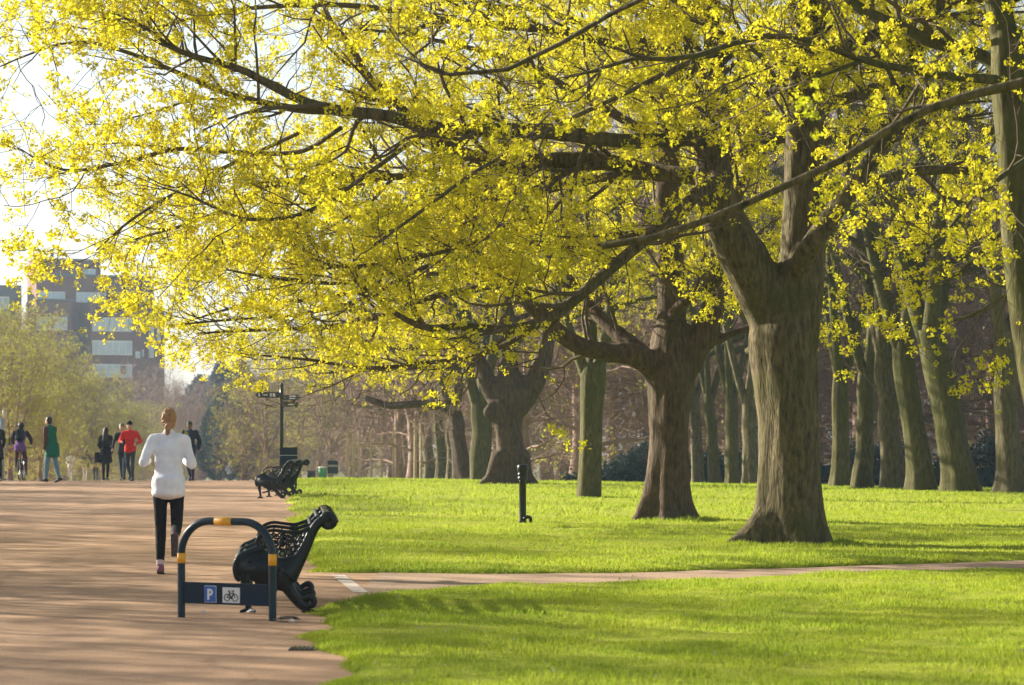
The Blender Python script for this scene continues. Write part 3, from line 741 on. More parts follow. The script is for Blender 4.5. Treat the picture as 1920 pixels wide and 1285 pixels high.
# --- trees farther along the row
def row_tree(name, label, px, w_, D, fork_py, lean, seed, bark_m, h=12.5, ln=5.2, dens=1.0, limbs=(), cfg=None, group=None, crown_m=None, rad=.085, nq=7):
    rg = np.random.default_rng(seed)
    X = (px-CX)/F*D; g = gz1(X, D); r0 = w_*.5*D/F
    zf = CH-(fork_py-HY)/F*D
    n = 7; zs = np.linspace(g-.15, zf, n); t = np.linspace(0, 1, n)
    off = lean*D/F
    tp = np.stack([X+off*t**1.2+rg.normal(0, .02, n), np.full(n, D), zs], -1); tr = r0*np.array([1.1, .95, .88, .85, .85, .85, .75])
    ex = [];  c = tp[-1]
    a0 = rg.uniform(0, 6.28)
    for k in range(3):
        a = a0+k*2.1; d = np.array([math.cos(a), math.sin(a)])
        p = np.array([[c[0]+d[0]*u*1.5, c[1]+d[1]*u*1.5, zf-.35+(h-zf)*v] for u, v in ((0, 0), (.25, .12), (.6, .35), (.9, .65), (1.1, 1.0))])
        ex.append((p, r0*np.array([.55, .48, .36, .22, .05])))
    ex += radial(rg, c, zf+.8, h*.9, 9, ln, r0*.5, .42)
    c_ = dict(b=1.9, s=2.3, t=2.6, blo=.9, bhi=2.4, per=2, lod=1, rtwig=.006); c_.update(cfg or {})
    lb = [px_limb(D, q) for q in limbs]
    return make_tree(name, label, (X, D, g), (tp, tr), lb, ex, c_, bark_m, crown_m or M['blossom'], seed, rad=rad, nq=nq, flare=.35, dens=dens, group=group, twig_m=M['twig'], minz=2.2+.004*(D-60))
row_tree('maple_tree', 'maple with broad sunlit trunk just left of the burred maple', 905, 44, 80, 755, -4, 201, M['bark_green'])
row_tree('maple_tree', 'maple with a long low bough reaching left over the lawn', 872, 36, 88, 770, -22, 202, M['bark_b'],
         limbs=[[(858, 785, 26), (838, 768, 20), (810, 758, 16), (770, 758, 16), (730, 760, 15), (700, 752, 13), (684, 745, 11)]])
row_tree('maple_tree', 'thin grey-green maple between the low-boughed maple and the slimmer trunks', 846, 18, 96, 770, -4, 203, M['bark_pale'], h=11)
row_tree('maple_tree', 'straight maple with pale lit edge, second slim trunk along the row', 828, 22, 104, 770, -6, 204, M['bark_green'], h=12)
row_tree('maple_tree', 'slightly leaning slim maple, third slim trunk along the row', 806, 22, 114, 770, -10, 205, M['bark_pale'], h=12)
row_tree('maple_tree', 'dark trunked maple, second last of the row towards the walk', 774, 22, 126, 790, 0, 206, M['bark_green'], h=11)
row_tree('maple_tree', 'slim yellow-lit maple, last visible trunk of the row towards the walk', 760, 16, 138, 790, 0, 207, M['bark_pale'], h=10)

# --- second row on the right, mostly bare
RR = [(1310, 24, 86, 740, -8, 'leftmost slim trunk of the far group seen between the two big maples'),
      (1343, 24, 84, 740, -14, 'second slim trunk of the far group seen between the two big maples'),
      (1376, 28, 82, 740, -8, 'third slim trunk of the far group seen between the two big maples'),
      (1408, 30, 80, 740, -6, 'rightmost trunk of the far group, close beside the largest maple'),
      (1576, 36, 70, 700, 0, 'dark far trunk just right of the largest maple'),
      (1617, 38, 67, 690, 10, 'far trunk with pale flared left edge, second right of the largest maple'),
      (1676, 46, 66, 660, -20, 'far trunk with a stub arm on its left, third right of the largest maple'),
      (1730, 50, 64, 640, -40, 'leaning far trunk with bright rib of lit bark, fourth right of the largest maple'),
      (1806, 66, 63, 620, -64, 'stout leaning far trunk with spreading foot, fifth right of the largest maple'),
      (1893, 52, 62, 620, -10, 'far trunk in front of the right edge with a lit broken stub')]
for i, (px, w_, D, fy, ln_, lb) in enumerate(RR):
    row_tree('old_tree', lb, px, w_, D, fy, ln_, 300+i, M['bark_green'] if i % 3 else M['bark_pale'], h=13, ln=5.0, dens=.6, cfg=dict(b=1.8, s=2.5, t=1.8, keep=.5, lift=.03, rtwig=.006, per=1), crown_m=M['blossom_green'], rad=.065, nq=7,
             limbs=([[(px-6, 770, 16), (px-16, 748, 14), (px-30, 735, 9), (px-36, 722, 5)]] if i in (6, 9) else ()))

# --- thicket of bare trees behind, copied from three patterns
def bare_proto(seed, h, ln, mat):
    rg = np.random.default_rng(seed)
    tp = np.array([[0, 0, -.4], [0.05, 0, 1.0], [.0, .08, 2.4], [.08, .05, 3.6]]); tr = np.array([.26, .2, .17, .13])
    ex = []
    for k in range(4):
        a = k*1.6+rg.uniform(0, .6); d = np.array([math.cos(a), math.sin(a)])
        ex.append((np.array([[d[0]*u, d[1]*u, 2.2+(h-2.2)*v] for u, v in ((0, 0), (.5, .15), (1.2, .4), (1.7, .7), (2.1, 1.0))]), np.array([.11, .09, .06, .04, .012])))
    ex += radial(rg, np.array([0, 0, 0]), .5, h*.85, 14, ln, .06, .15)
    mb = MB(); trunk_shape(mb, tp, tr, .4, 4, seed, 16)
    for p, r in ex:
        s = smooth_path(np.column_stack([p, r]), 14); mb.tube(s[:, :3], np.maximum(s[:, 3], .01), 5)
    parts, pts = grow(ex, dict(b=2.6, s=4.2, t=3.2, blo=1.0, bhi=2.6, rtwig=.010, lod=1, lift=.0, slo=.5, shi=1.4, flat=.9, tlo=.2, thi=.6), seed)
    return mb.mesh('trunk', True), cat_mesh('twigs', parts), pts
protos = [bare_proto(400+i, 8.5+i, 3.6, None) for i in range(3)]
leafs = [puffs('crown', p[2][np.random.default_rng(5).uniform(0, 1, len(p[2])) < .62], .105, 8, None, 9) for p in protos]
leafs_y = [puffs('crown', p[2][np.random.default_rng(6).uniform(0, 1, len(p[2])) < .3], .11, 8, None, 9) for p in protos]
for p in protos: p[0].materials.append(M['twig_brown']); p[1].materials.append(M['twig_brown'])
for m_ in leafs: m_.materials.append(M['leaf_spring'])
for m_ in leafs_y: m_.materials.append(M['leaf_spring'])
def bare_tree(i, X, D, sc, rot, label, group, leaf=None, name='bare_tree'):
    root = empty(name, (X, D, gz1(X, D)-.05), label, 'tree', rot, group, sc)
    link('trunk', protos[i][0], None, root); o = link('twigs', protos[i][1], None, root); o['kind'] = 'stuff'
    if leaf is not None:
        o = link('crown', leaf[i], None, root); o['kind'] = 'stuff'
    return root
r5 = np.random.default_rng(55)
k = 0
for D0, x0, x1, st in ((95, 0.0, 25, 3.0), (110, -4, 30, 3.2), (128, -6, 33, 3.0), (148, -7, 36, 3.0)):
    for X in np.arange(x0, x1, st):
        bare_tree(k % 3, X+r5.normal(0, .5), D0+r5.normal(0, 2.5), r5.uniform(1.15, 1.75)*(1 if X > 1 else .7), r5.uniform(0, 6.28), 'bare brown twiggy tree in the thicket behind the lawn', 'bare trees of the thicket behind the lawn', leafs_y if k % 5 == 2 else None); k += 1
# low bushes nearer the walk beyond the crest
for j, (px, D, sc, lf) in enumerate([(455, 150, .62, leafs_y), (500, 145, .75, leafs_y), (560, 150, .8, leafs_y), (620, 140, .72, leafs_y), (680, 135, .8, None), (730, 150, .8, leafs_y), (530, 175, .9, None), (600, 180, 1.0, leafs_y), (660, 185, 1.0, None)]):
    X = (px-CX)/F*D
    bare_tree(j % 3, X, D, sc, j*1.3, 'pale budding bush beyond the crest behind the signpost', 'budding bushes behind the signpost', lf, 'budding_bush')

# --- trees along the left side of the walk (nearest ones stand outside the picture and throw the streaks of shade)
LT = [(20, -15.0, .8), (25.5, -16.5, .85), (30.5, -14.5, 1.02), (35, -16.5, .8), (40, -15, .78), (45.5, -16, .82), (51, -15, .74), (57, -16, .80), (63, -15, .74), (70, -16, .80), (77, -15, .74), (84.5, -16, .8), (93, -16.5, .75)]
for j, (D, v, sc) in enumerate(LT):
    X = xe(D)+v
    wt_ = bare_tree(j % 3, X, D, sc, j*2.1, 'tree on the left side of the walk, outside the picture, casting streaks of shade', 'trees left of the walk outside the picture', leafs_y, 'walkside_tree')
    wt_.children[0].scale = (1.5, 1.5, 1.0)
for j, (px, D, sc) in enumerate([(-30, 112, .72), (40, 122, .70), (-10, 135, .85), (95, 140, .72), (60, 155, .85), (150, 165, .74), (120, 180, .85), (205, 190, .70), (185, 205, .75), (250, 215, .66), (290, 228, .62), (10, 170, 1.0), (330, 245, .55), (20, 105, .5), (75, 115, .45), (230, 175, .5)]):
    X = (px-CX)/F*D
    bare_tree((j+1) % 3, X, D, sc, j*1.7, 'yellow-green budding tree on the left beyond the walkers', 'budding trees left beyond the walkers', leafs, 'budding_tree')

# --- far blue-grey trees across the dip
def ever_proto(seed):
    rg = np.random.default_rng(seed); n = 2600
    h = rg.uniform(0, 1, n)**.8; a = rg.uniform(0, 6.28, n); rr = (np.sin(np.clip(h*1.02, 0, 1)*math.pi)**.6*(1-.35*h))*3.4*rg.uniform(.3, 1, n)**.5
    rr *= 1+.3*np.sin(3*a+h*9)
    pts = np.stack([rr*np.cos(a), rr*np.sin(a), 1.0+h*12], -1)
    mb = MB(); mb.tube(np.array([[0, 0, -.5], [0, 0, 4], [0, 0, 11]]), np.array([.35, .28, .08]), 10)
    return mb.mesh('trunk', True), puffs('crown', pts, .46, 9, None, seed)
evs = [ever_proto(500+i) for i in range(2)]
for t_, c_ in evs: t_.materials.append(M['twig_brown']); c_.materials.append(M['leaf_dark'])
for j, (px, D, sc) in enumerate([(340, 300, .75), (375, 290, .9), (415, 275, .95), (450, 285, 1.0), (490, 280, .85), (432, 205, .60), (462, 200, .64), (405, 212, .50), (478, 214, .62), (300, 315, .8), (535, 300, .9), (600, 300, .9), (670, 300, .9), (740, 290, .85), (250, 318, .7)]):
    X = (px-CX)/F*D
    root = empty('evergreen_tree', (X, D, gz1(X, D)), 'hazy blue-grey evergreen across the dip in the middle distance', 'tree', j*1.1, 'hazy evergreens across the dip', sc)
    link('trunk', evs[j % 2][0], None, root); o = link('crown', evs[j % 2][1], None, root); o['kind'] = 'stuff'
for j, (px, D, sc) in enumerate([(320, 262, 1.15), (365, 258, 1.0), (280, 268, 1.1), (308, 240, .95), (340, 246, .9)]):
    X = (px-CX)/F*D
    bare_tree(j % 3, X, D, sc, j*.9, 'hazy bare tree across the dip beside the evergreens', 'hazy bare trees across the dip')

# dark clipped hedge behind the far trunks
def hedge(name, X0, X1, D, h, label):
    n = int((X1-X0)*220); r = np.random.default_rng(int(D))
    pts = np.stack([r.uniform(X0, X1, n), D+r.uniform(-.8, .8, n), r.uniform(0, h, n)], -1)
    tp_ = np.clip(np.minimum(pts[:, 0]-X0, X1-pts[:, 0])/2.5, .15, 1); pts[:, 2] *= tp_*(1+.3*np.sin(pts[:, 0]*1.7)+.2*np.sin(pts[:, 0]*4.1)); pts[:, 2] += gz(pts[:, 0], pts[:, 1])
    c = np.array([(X0+X1)/2, D, gz1((X0+X1)/2, D)])
    me = puffs('foliage', pts-c, .18, 9, None, int(D)); o = empty(name, tuple(c), label, 'hedge'); f_ = link('foliage', me, M['leaf_dark'], o); f_['kind'] = 'stuff'
    nn = 24; xs = np.linspace(X0, X1, nn)
    mb = MB()
    for a, b in zip(xs[:-1], xs[1:]): hh_ = h*.6*min(1, (min((a+b)/2-X0, X1-(a+b)/2))/2.5); mb.box(((a+b)/2-c[0], 0, gz1((a+b)/2, D)-c[2]+hh_/2-.1), (b-a-.01, 1.0, hh_+.2))
    mb.build('stems', M['leaf_dark'], o)  # solid boxes added inside the foliage to block bright gaps, not stems
    return o
hedge('hedge', 1.8, 27, 87.5, 1.25, 'dark low hedge running behind the far trunks on the right')

# ------------------------------------------------------------------ building across the park
def building():
    D = 330.0; sc_ = D/F
    M['brick'] = simple('purple_brown_brick', (.19, .085, .07), .9, .12, .6)
    M['brick_red'] = simple('red_brick_side', (.36, .16, .10), .9, .12, .6)
    M['slate'] = simple('blue_grey_cladding', (.10, .12, .14), .7, .1, .5)
    M['win'] = simple('window_glass', (.42, .50, .56), .12, .15, .4, spec=1.0)
    M['winframe'] = simple('white_window_frame', (.75, .75, .74), .5, .05, 2)
    M['winblue'] = simple('pale_blue_glass', (.40, .55, .62), .15, .1, .5, spec=1.0)
    c0 = P(170, 804, D); g = gz1(c0[0], D)
    root = empty('apartment_block', (c0[0], D, g), 'stepped brick apartment block with white window bands, hazy beyond the trees', 'building', math.radians(25))
    ca = math.cos(math.radians(25))
    def lx(px): return (px-170)*sc_/ca*.985     # along the facade
    def lz(py): return CH-(py-HY)*sc_-g
    def blk(x0, x1, y0, y1, front, depth, m, name='wall'):
        a, b = lx(x0), lx(x1); z1, z0 = lz(y0), (lz(y1) if y1 is not None else 0)
        return MB().box(((a+b)/2, front+depth/2, (z0+z1)/2), (b-a, depth, z1-z0)).build(name, m, root)
    def band(x0, x1, y0, y1, front, panes, m=None, side=0):
        a, b = lx(x0), lx(x1); z1, z0 = lz(y0), lz(y1)
        w_ = MB().box(((a+b)/2, front-.02, (z0+z1)/2), (b-a, .24, z1-z0)).build('window', M['winframe'], root)
        pw = (b-a)/panes
        for i in range(panes):
            MB().box((a+pw*(i+.5), front-.145, (z0+z1)/2), (pw*.80, .03, (z1-z0)*.80)).build('pane', m or M['win'], w_)
        return w_
    # front positions (local y): smaller is nearer
    blk(82, 200, 487, 519, 3.0, 3, M['brick']); blk(82, 292, 517, None, 2.0, 4.4, M['brick'])
    blk(68, 130, 567, None, -1.6, 4.6, M['brick']); blk(158, 248, 570, None, -3.2, 5.1, M['brick'])
    blk(118, 124, 470, 492, 5.0, 1, M['slate'], 'chimney')
    blk(248, 300, 575, None, -.6, 6, M['brick'])
    blk(-60, 72, 533, None, 6.4, 6, M['slate']); blk(-60, 20, 524, 540, 7, 5, M['brick'])
    band(84, 132, 547, 567, 2.0, 4, M['winblue']); band(152, 205, 547, 566, 2.0, 4, M['winblue'])
    band(168, 190, 502, 518, 3.0, 2, M['winblue']); band(92, 106, 510, 518, 3.0, 1, M['winblue'])
    band(70, 122, 597, 621, -1.6, 5); band(160, 230, 597, 623, -3.2, 6)
    band(160, 230, 640, 667, -3.2, 6); band(160, 230, 684, 709, -3.2, 6)
    MB().box((lx(214), -3.40, lz(694)), (lx(219)-lx(210), .06, 1.0)).build('sign_panel', M['brick_red'], root)
    for x0, x1, y0, y1 in ((271, 280, 612, 640), (271, 280, 644, 670), (256, 262, 655, 668), (286, 292, 612, 640), (236, 244, 660, 672)):
        band(x0, x1, y0, y1, -.6 if x0 > 248 else -3.2, 1)
    band(262, 278, 552, 566, 2.0, 1, M['winblue'])
    band(28, 50, 555, 578, 6.4, 2, M['winblue'])
    # thin lit corner piers and parapets
    for x0, x1, y, fr in ((82, 292, 517, 1.9), (68, 130, 567, -1.7), (158, 248, 570, -3.3), (82, 200, 487, 2.9)):
        a, b = lx(x0), lx(x1); MB().box(((a+b)/2, fr+.4, lz(y)+.12), (b-a+.3, 1.0, .24)).build('parapet', M['slate'], root)
building()

# ------------------------------------------------------------------ bench
def bench(name, label, loc, rz, length=1.85):
    root = empty(name, loc, label, 'bench', rz)
    k = .000955
    def q(cx, cy): return np.array([(cx-1000)*k, 0, (1035-cy)*k])
    ends = MB()
    def make_end():
        mb = MB()
        fl = ((0, 1, 0), .62)
        def st(pts, wd, n=24, sides=10):
            s = smooth_path(np.column_stack([[q(a, b) for a, b in pts], np.array(wd)*k*.5]), n); mb.tube(s[:, :3], s[:, 3], sides, flat=fl)
        # back post from top scroll to the seat, then rear leg and its scrolled foot
        st([(1490, 300), (1440, 300), (1405, 270), (1410, 215), (1455, 200), (1490, 235), (1480, 285), (1445, 290)], [30, 50, 64, 70, 74, 74, 60, 30])
        st([(1450, 225), (1390, 240), (1320, 320), (1270, 430), (1215, 540), (1150, 640), (1090, 720)], [70, 78, 84, 92, 110, 150, 200])
        st([(1100, 640), (1080, 760), (1120, 850), (1180, 930), (1230, 975), (1280, 985)], [150, 150, 105, 90, 84, 60])
        st([(1200, 950), (1250, 915), (1295, 900), (1320, 930), (1310, 970), (1275, 980)], [40, 50, 60, 64, 56, 40])
        st([(1215, 1025), (1270, 1015), (1335, 1025)], [20, 34, 20])
        # arm rest with its curl
        st([(1330, 300), (1260, 320), (1170, 345), (1060, 335), (970, 325), (900, 345), (850, 380), (835, 425), (855, 465), (890, 460), (900, 425), (880, 405)], [40, 34, 30, 30, 30, 30, 30, 32, 30, 26, 22, 16])
        st([(880, 480), (830, 490), (770, 515), (700, 545), (660, 600), (650, 660), (665, 730), (690, 760)], [70, 66, 60, 56, 52, 50, 46, 30])
        # seat side plate (deep casting)
        s = np.array([q(a, b)[[0, 2]] for a, b in [(690, 560), (780, 510), (880, 470), (930, 520), (1000, 560), (1090, 570), (1180, 520), (1210, 560), (1150, 680), (1120, 790), (1060, 850), (960, 830), (860, 800), (770, 740), (700, 745), (668, 690)]])
        mb.prism([tuple(x) for x in s], -.016, .016)
        # front leg
        st([(740, 700), (735, 800), (750, 880), (760, 960), (758, 1010)], [90, 80, 60, 54, 66])
        st([(690, 1022), (758, 1008), (825, 1022)], [22, 40, 22]); st([(1000, 830), (900, 880), (800, 900)], [50, 40, 36])
        # open scrolls between arm and seat
        rr = [(1000, 400, 42), (1075, 395, 34), (1060, 460, 36), (1130, 440, 34), (1150, 380, 30), (985, 480, 34), (1110, 510, 30), (1050, 525, 26), (1180, 480, 28), (930, 420, 30), (1215, 400, 26)]
        for cx, cy, r in rr:
            a = np.linspace(.3, 5.6, 12); mb.tube(np.array([q(cx+r*math.cos(t)*(1-.05*t), cy+r*math.sin(t)*(1-.05*t)) for t in a]), np.full(12, 8*k), 6, flat=fl)
        st([(960, 545), (1020, 480), (1080, 430), (1200, 350)], [14, 14, 14, 14], 10, 6)
        # raised bosses on the casting
        for cx, cy in ((840, 640), (930, 640), (770, 590), (1020, 690), (1075, 620), (1090, 740)):
            mb.ball(q(cx, cy), (.022, .026, .022), 8, 6)
        for t in np.linspace(0, 1, 7): mb.ball(q(1410+110*t, 205-40*math.sin(t*3)+50*t), .014, 8, 5)
        return mb.mesh('end_frame', True)
    em = make_end(); em.materials.append(M['iron'])
    for y in (0.0, length*.5, length):
        link('end_frame', em, None, root, (0, y, 0))
    # seat and back slats
    prof = [(675, 575, -70), (740, 545, -30), (815, 530, -5), (890, 540, 5), (965, 560, 8), (1040, 575, 5), (1115, 565, -30), (1165, 520, -55), (1215, 450, -60), (1255, 370, -62), (1300, 290, -55), (1360, 220, -42), (1430, 180, -10)]
    for cx, cy, a in prof:
        p = q(cx, cy); rt = Matrix.Rotation(math.radians(-a), 3, 'Y')
        MB().box((0, 0, 0), (.055, length-.06, .022), bev=.005).build('slat', M['slat'], root, loc=(p[0], length/2, p[2])).rotation_euler = (0, math.radians(-a), 0)
    return root
LZ = 0.0
bench('park_bench', 'near black cast-iron bench with scrolled arm behind the cycle hoop', (P(518, 1150, 21.85)[0], 21.85, LZ), math.atan(.092)-.005)
bfar = P(508, 933, 57.6)
bench('park_bench', 'far black bench at the lawn edge in front of the signpost', (bfar[0], 57.6, gz1(bfar[0], 57.6)), math.radians(-4.5), 2.2)

# ------------------------------------------------------------------ cycle hoop
def cycle_hoop():
    pl = P(340, 1158, 21.35); pr = P(511, 1165, 20.95)
    d = pr-pl; W = math.hypot(d[0], d[1]); rz = math.atan2(d[1], d[0])
    root = empty('cycle_parking_hoop', (pl[0], pl[1], 0), 'dark teal cycle parking hoop with amber bands on the gravel walk', 'cycle stand', rz)
    R = .031; H = .805; cr = .27
    a = [np.array([0, 0, -.05]), np.array([0, 0, H-cr])]
    pts = [[0, 0, z] for z in np.linspace(-.05, H-cr-R, 10)]
    pts += [[cr-cr*math.cos(t), 0, H-cr-R+cr*math.sin(t)] for t in np.linspace(.1, math.pi/2, 14)]
    pts += [[x, 0, H-R] for x in np.linspace(cr+.03, W-cr-.03, 6)]
    pts += [[W-cr+cr*math.sin(t), 0, H-cr-R+cr*math.cos(t)] for t in np.linspace(0, math.pi/2-.1, 14)]
    pts += [[W, 0, z] for z in np.linspace(H-cr-R, -.05, 10)]
    MB().tube(np.array(pts), R, 20).build('tube_frame', M['hoop'], root, True)
    def band(p0, p1): MB().tube(np.array([p0, p1]), R+.0025, 20).build('amber_band', M['yellow_band'], root, True)
    band([0, 0, .435], [0, 0, .515]); band([W, 0, .435], [W, 0, .525]); band([.33, 0, H-R], [.49, 0, H-R])
    zp0, zp1 = .115, .285
    panel = MB().box((W/2, 0, (zp0+zp1)/2), (W-.03, .022, zp1-zp0), bev=.004).build('panel', M['panel'], root)
    def plate(x0, x1, z0, z1, m, name):
        return MB().box(((x0+x1)/2, -.014, (z0+z1)/2), (x1-x0, .006, z1-z0), bev=.002).build(name, m, root)
    # P sign
    x0, x1, z0, z1 = .232, .345, .128, .262
    s = plate(x0, x1, z0, z1, M['sign_white'], 'parking_sign')
    MB().box(((x0+x1)/2, -.0185, (z0+z1)/2), (x1-x0-.008, .004, z1-z0-.008)).build('blue_field', M['p_blue'], s)
    cx = x0+.042; cz = (z0+z1)/2
    lt = MB().box((cx, -.0215, cz-.002), (.019, .003, .088))
    po = []
    for t in np.linspace(math.pi/2, -math.pi/2, 12): po.append((cx+.014+.030*math.cos(t), cz+.0145+.0275*math.sin(t)))
    for t in np.linspace(-math.pi/2, math.pi/2, 12): po.append((cx+.014+.013*math.cos(t), cz+.0145+.0105*math.sin(t)))
    n = 12
    for i in range(n-1):
        q4 = [po[i], po[i+1], po[2*n-2-i], po[2*n-1-i]]
        lt.prism(q4, -.0228, -.0202)
    lt.box((cx+.010, -.0216, cz+.034), (.014, .0026, .017)); lt.box((cx+.010, -.0216, cz-.005), (.014, .0026, .017))
    lt.build('letter', M['sign_white'], s)
    # bicycle sign
    x0, x1 = .405, .568
    s = plate(x0, x1, .130, .252, M['sign_white'], 'bicycle_sign')
    ic = MB(); y = -.0195
    def ln(p, q_, r=.0032): ic.tube(np.array([[p[0], y, p[1]], [q_[0], y, q_[1]]]), r, 6)
    w1 = (x0+.045, .172); w2 = (x1-.043, .172); r_ = .027
    for w_ in (w1, w2):
        t = np.linspace(0, 2*math.pi, 21); ic.tube(np.array([[w_[0]+r_*math.cos(a_), y, w_[1]+r_*math.sin(a_)] for a_ in t]), .0032, 6, cap=False)
    bb = (x0+.084, .170); st = (x0+.068, .208); hd = (x1-.057, .208)
    ln(w1, bb); ln(w1, st); ln(bb, st); ln(st, hd); ln(bb, hd); ln(hd, w2); ln((x0+.064, .222), st); ln((x0+.055, .224), (x0+.076, .224), .004); ln(hd, (x1-.062, .225)); ln((x1-.074, .226), (x1-.052, .226), .004)
    ic.ball((bb[0], y, bb[1]), (.009, .003, .009), 8, 6)
    ic.build('bicycle_symbol', M['sign_black'], s)
    # rim clips above the signs
    for a_, b_ in ((.252, .325), (.425, .555)):
        MB().box(((a_+b_)/2, -.013, .274), (b_-a_, .006, .006)).build('clip', M['hoop'], root)
cycle_hoop()

# ------------------------------------------------------------------ bollard
pb = P(980, 984, 41.8); zb = gz1(pb[0], 41.8)+.03
root = empty('bollard', (pb[0], 41.8, zb), 'slim black bollard with ringed head on the lawn', 'bollard')
def lathe(prof, n=18):
    V = []; Fs = []
    for r, z in prof:
        for j in range(n): V.append((r*math.cos(2*math.pi*j/n), r*math.sin(2*math.pi*j/n), z))
    for i in range(len(prof)-1):
        for j in range(n): Fs.append((i*n+j, i*n+(j+1) % n, (i+1)*n+(j+1) % n, (i+1)*n+j))
    Fs += [tuple(range(n))[::-1], tuple(range((len(prof)-1)*n, len(prof)*n))]
    return V, Fs
MB().add(*lathe([(.062, -.1), (.062, .03), (.056, .06), (.055, .66), (.062, .67)])).build('shaft', M['iron'], root, True)
MB().add(*lathe([(.060, .671), (.078, .69), (.078, .715), (.064, .73), (.078, .75), (.078, .775), (.066, .79), (.082, .815), (.088, .85), (.088, .90), (.07, .917), (.0, .922)])).build('head', M['iron'], root, True)
MB().tube(smooth_path([[.02, -.06, .06], [.07, -.07, .10], [.12, -.05, .08], [.13, -.03, 0.0]], 10), .028, 8).build('foot_loop', M['iron'], root, True)

# ------------------------------------------------------------------ signpost and the things round it
ps = P(528, 900, 84); g = gz1(ps[0], 84)
root = empty('signpost', (ps[0], 84, g), 'tall black fingerpost with pointing arms at the lawn corner', 'signpost')
top = CH-(724-HY)/F*84-g
MB().tube(np.array([[0, 0, -.3], [0, 0, top-.3], [0, 0, top-.02]]), np.array([.065, .058, .055]), 14).build('post', M['iron'], root, True)
MB().ball((0, 0, top+.03), (.06, .06, .07)).build('finial', M['iron'], root, True)
def arm(ang, z, ln_, marks):
    a = MB(); 
    a.prism([(0.06, z-.09), (ln_-.1, z-.09), (ln_, z), (ln_-.1, z+.09), (.06, z+.09)], -.02, .02)
    o = a.build('sign_arm', M['sign_black'], root); o.rotation_euler = (0, 0, ang)
    for x0, x1, zz, h in marks:
        for s_ in (-1, 1):
            MB().box(((x0+x1)/2, s_*.0225, z+zz), (x1-x0, .003, h)).build('lettering', M['sign_white'], o)
arm(math.pi-.15, top-.28, .86, [(.2, .28, 0, .1), (.31, .37, 0, .1), (.45, .62, .0, .03), (.70, .74, 0, .1)])
arm(-.5, top-.36, .70, [(.3, .55, .035, .035), (.3, .52, -.035, .03)])
arm(.6, top-.58, .62, [(.2, .4, 0, .04)])

def small(name, label, cat, px, D, fn, rz=0):
    X = (px-CX)/F*D; r_ = empty(name, (X, D, gz1(X, D)+.02), label, cat, rz); fn(r_); return r_
def board(root):
    for x in (-.2, .2): MB().tube(np.array([[x*.85, 0, -.3], [x*.85, 0, 1.0]]), .03, 8).build('leg', M['iron'], root)
    MB().box((0, 0, .74), (.42, .05, .62), bev=.01).build('panel', M['panel'], root)
    MB().box((0, -.03, .86), (.40, .012, .015)).build('trim', M['column'], root)
small('notice_board', 'dark notice board standing directly behind the far bench', 'board', 541, 63, board)
def board2(root):
    MB().tube(np.array([[0, 0, -.3], [0, 0, .6]]), .025, 8).build('leg', M['iron'], root)
    MB().box((0, 0, .64), (.48, .04, .64), bev=.008).build('panel', M['panel'], root)
    for z in (.70, .75, .36): MB().box((0, -.024, z), (.46, .008, .014)).build('trim', M['winframe'], root)
small('small_sign', 'small dark sign board on one leg beside the green bin', 'sign', 624, 120, board2)
M['bin_green'] = simple('green_plastic', (.03, .30, .16), .45, .1, 4)
M['bag'] = simple('pale_plastic_bag', (.55, .65, .6), .4, .1, 6)
def bin_(root):
    mb = MB(); n = 16; mb.add(*lathe([(.17, .0), (.19, .35), (.21, .72), (.215, .75)])); mb.build('body', M['bin_green'], root, True)
    MB().add(*lathe([(.22, .74), (.225, .78), (.15, .80), (.05, .81)])).build('rim', M['bag'], root, True)
small('litter_bin', 'bright green litter bin on the lawn near the crest', 'bin', 605, 135, lambda r_: bin_(r_))
def stump(root):
    mb = MB(); mb.box((0, 0, .28), (.42, .35, .5), bev=.06); mb.build('body', M['slat'], root)
    MB().box((0, 0, .56), (.46, .39, .06), bev=.02).build('lid', M['iron'], root)
small('grit_box', 'low dark box on the lawn left of the green bin', 'box', 584, 135, stump)

# rail fence beyond the row
M['post_wood'] = simple('weathered_fence_wood', (.42, .34, .24), .9, .2, 5)
fx = [652, 663, 674, 696, 716, 738]
r_ = empty('post_fence', ((690-CX)/F*112, 112, gz1(-6, 112)), 'low wooden post fence across the lawn beyond the crest', 'fence')
for px in fx:
    x = (px-690)/F*112; MB().box((x, 0, .9+.1*math.sin(px)), (.09, .09, 2.4+.2*math.sin(px*3)), bev=.012).build('post', M['post_wood'], r_)
for z in (1.55,): MB().box(((fx[0]+fx[-1])/2/F*112-690/F*112, .06, z), ((fx[-1]-fx[0])/F*112, .03, .06)).build('rail', M['post_wood'], r_)
for px, h, D, lb in ((778, 2.35, 100, 'short pale stake before the dark trunks of the row'), (789, 2.2, 100, 'thicker pale stake at the right of the dark trunks')):
    X = (px-CX)/F*D; o = MB().tube(np.array([[0, 0, -.3], [.01, 0, h*.5], [0, 0, h]]), np.array([.055, .05, .045]), 8).build('tree_stake', M['post_wood'], None, False, (X, D, gz1(X, D))); tag(o, lb, 'stake')
for px, h, D, lb in ((1299, 2.2, 78, 'thin pale stake left of the far slim trunks'),):
    X = (px-CX)/F*D; o = MB().tube(np.array([[0, 0, -.3], [-.02, 0, h*.3], [-.04, 0, h*.55]]), np.array([.03, .025, .02]), 8).build('tree_stake', M['post_wood'], None, False, (X, D, gz1(X, D))); tag(o, lb, 'stake')

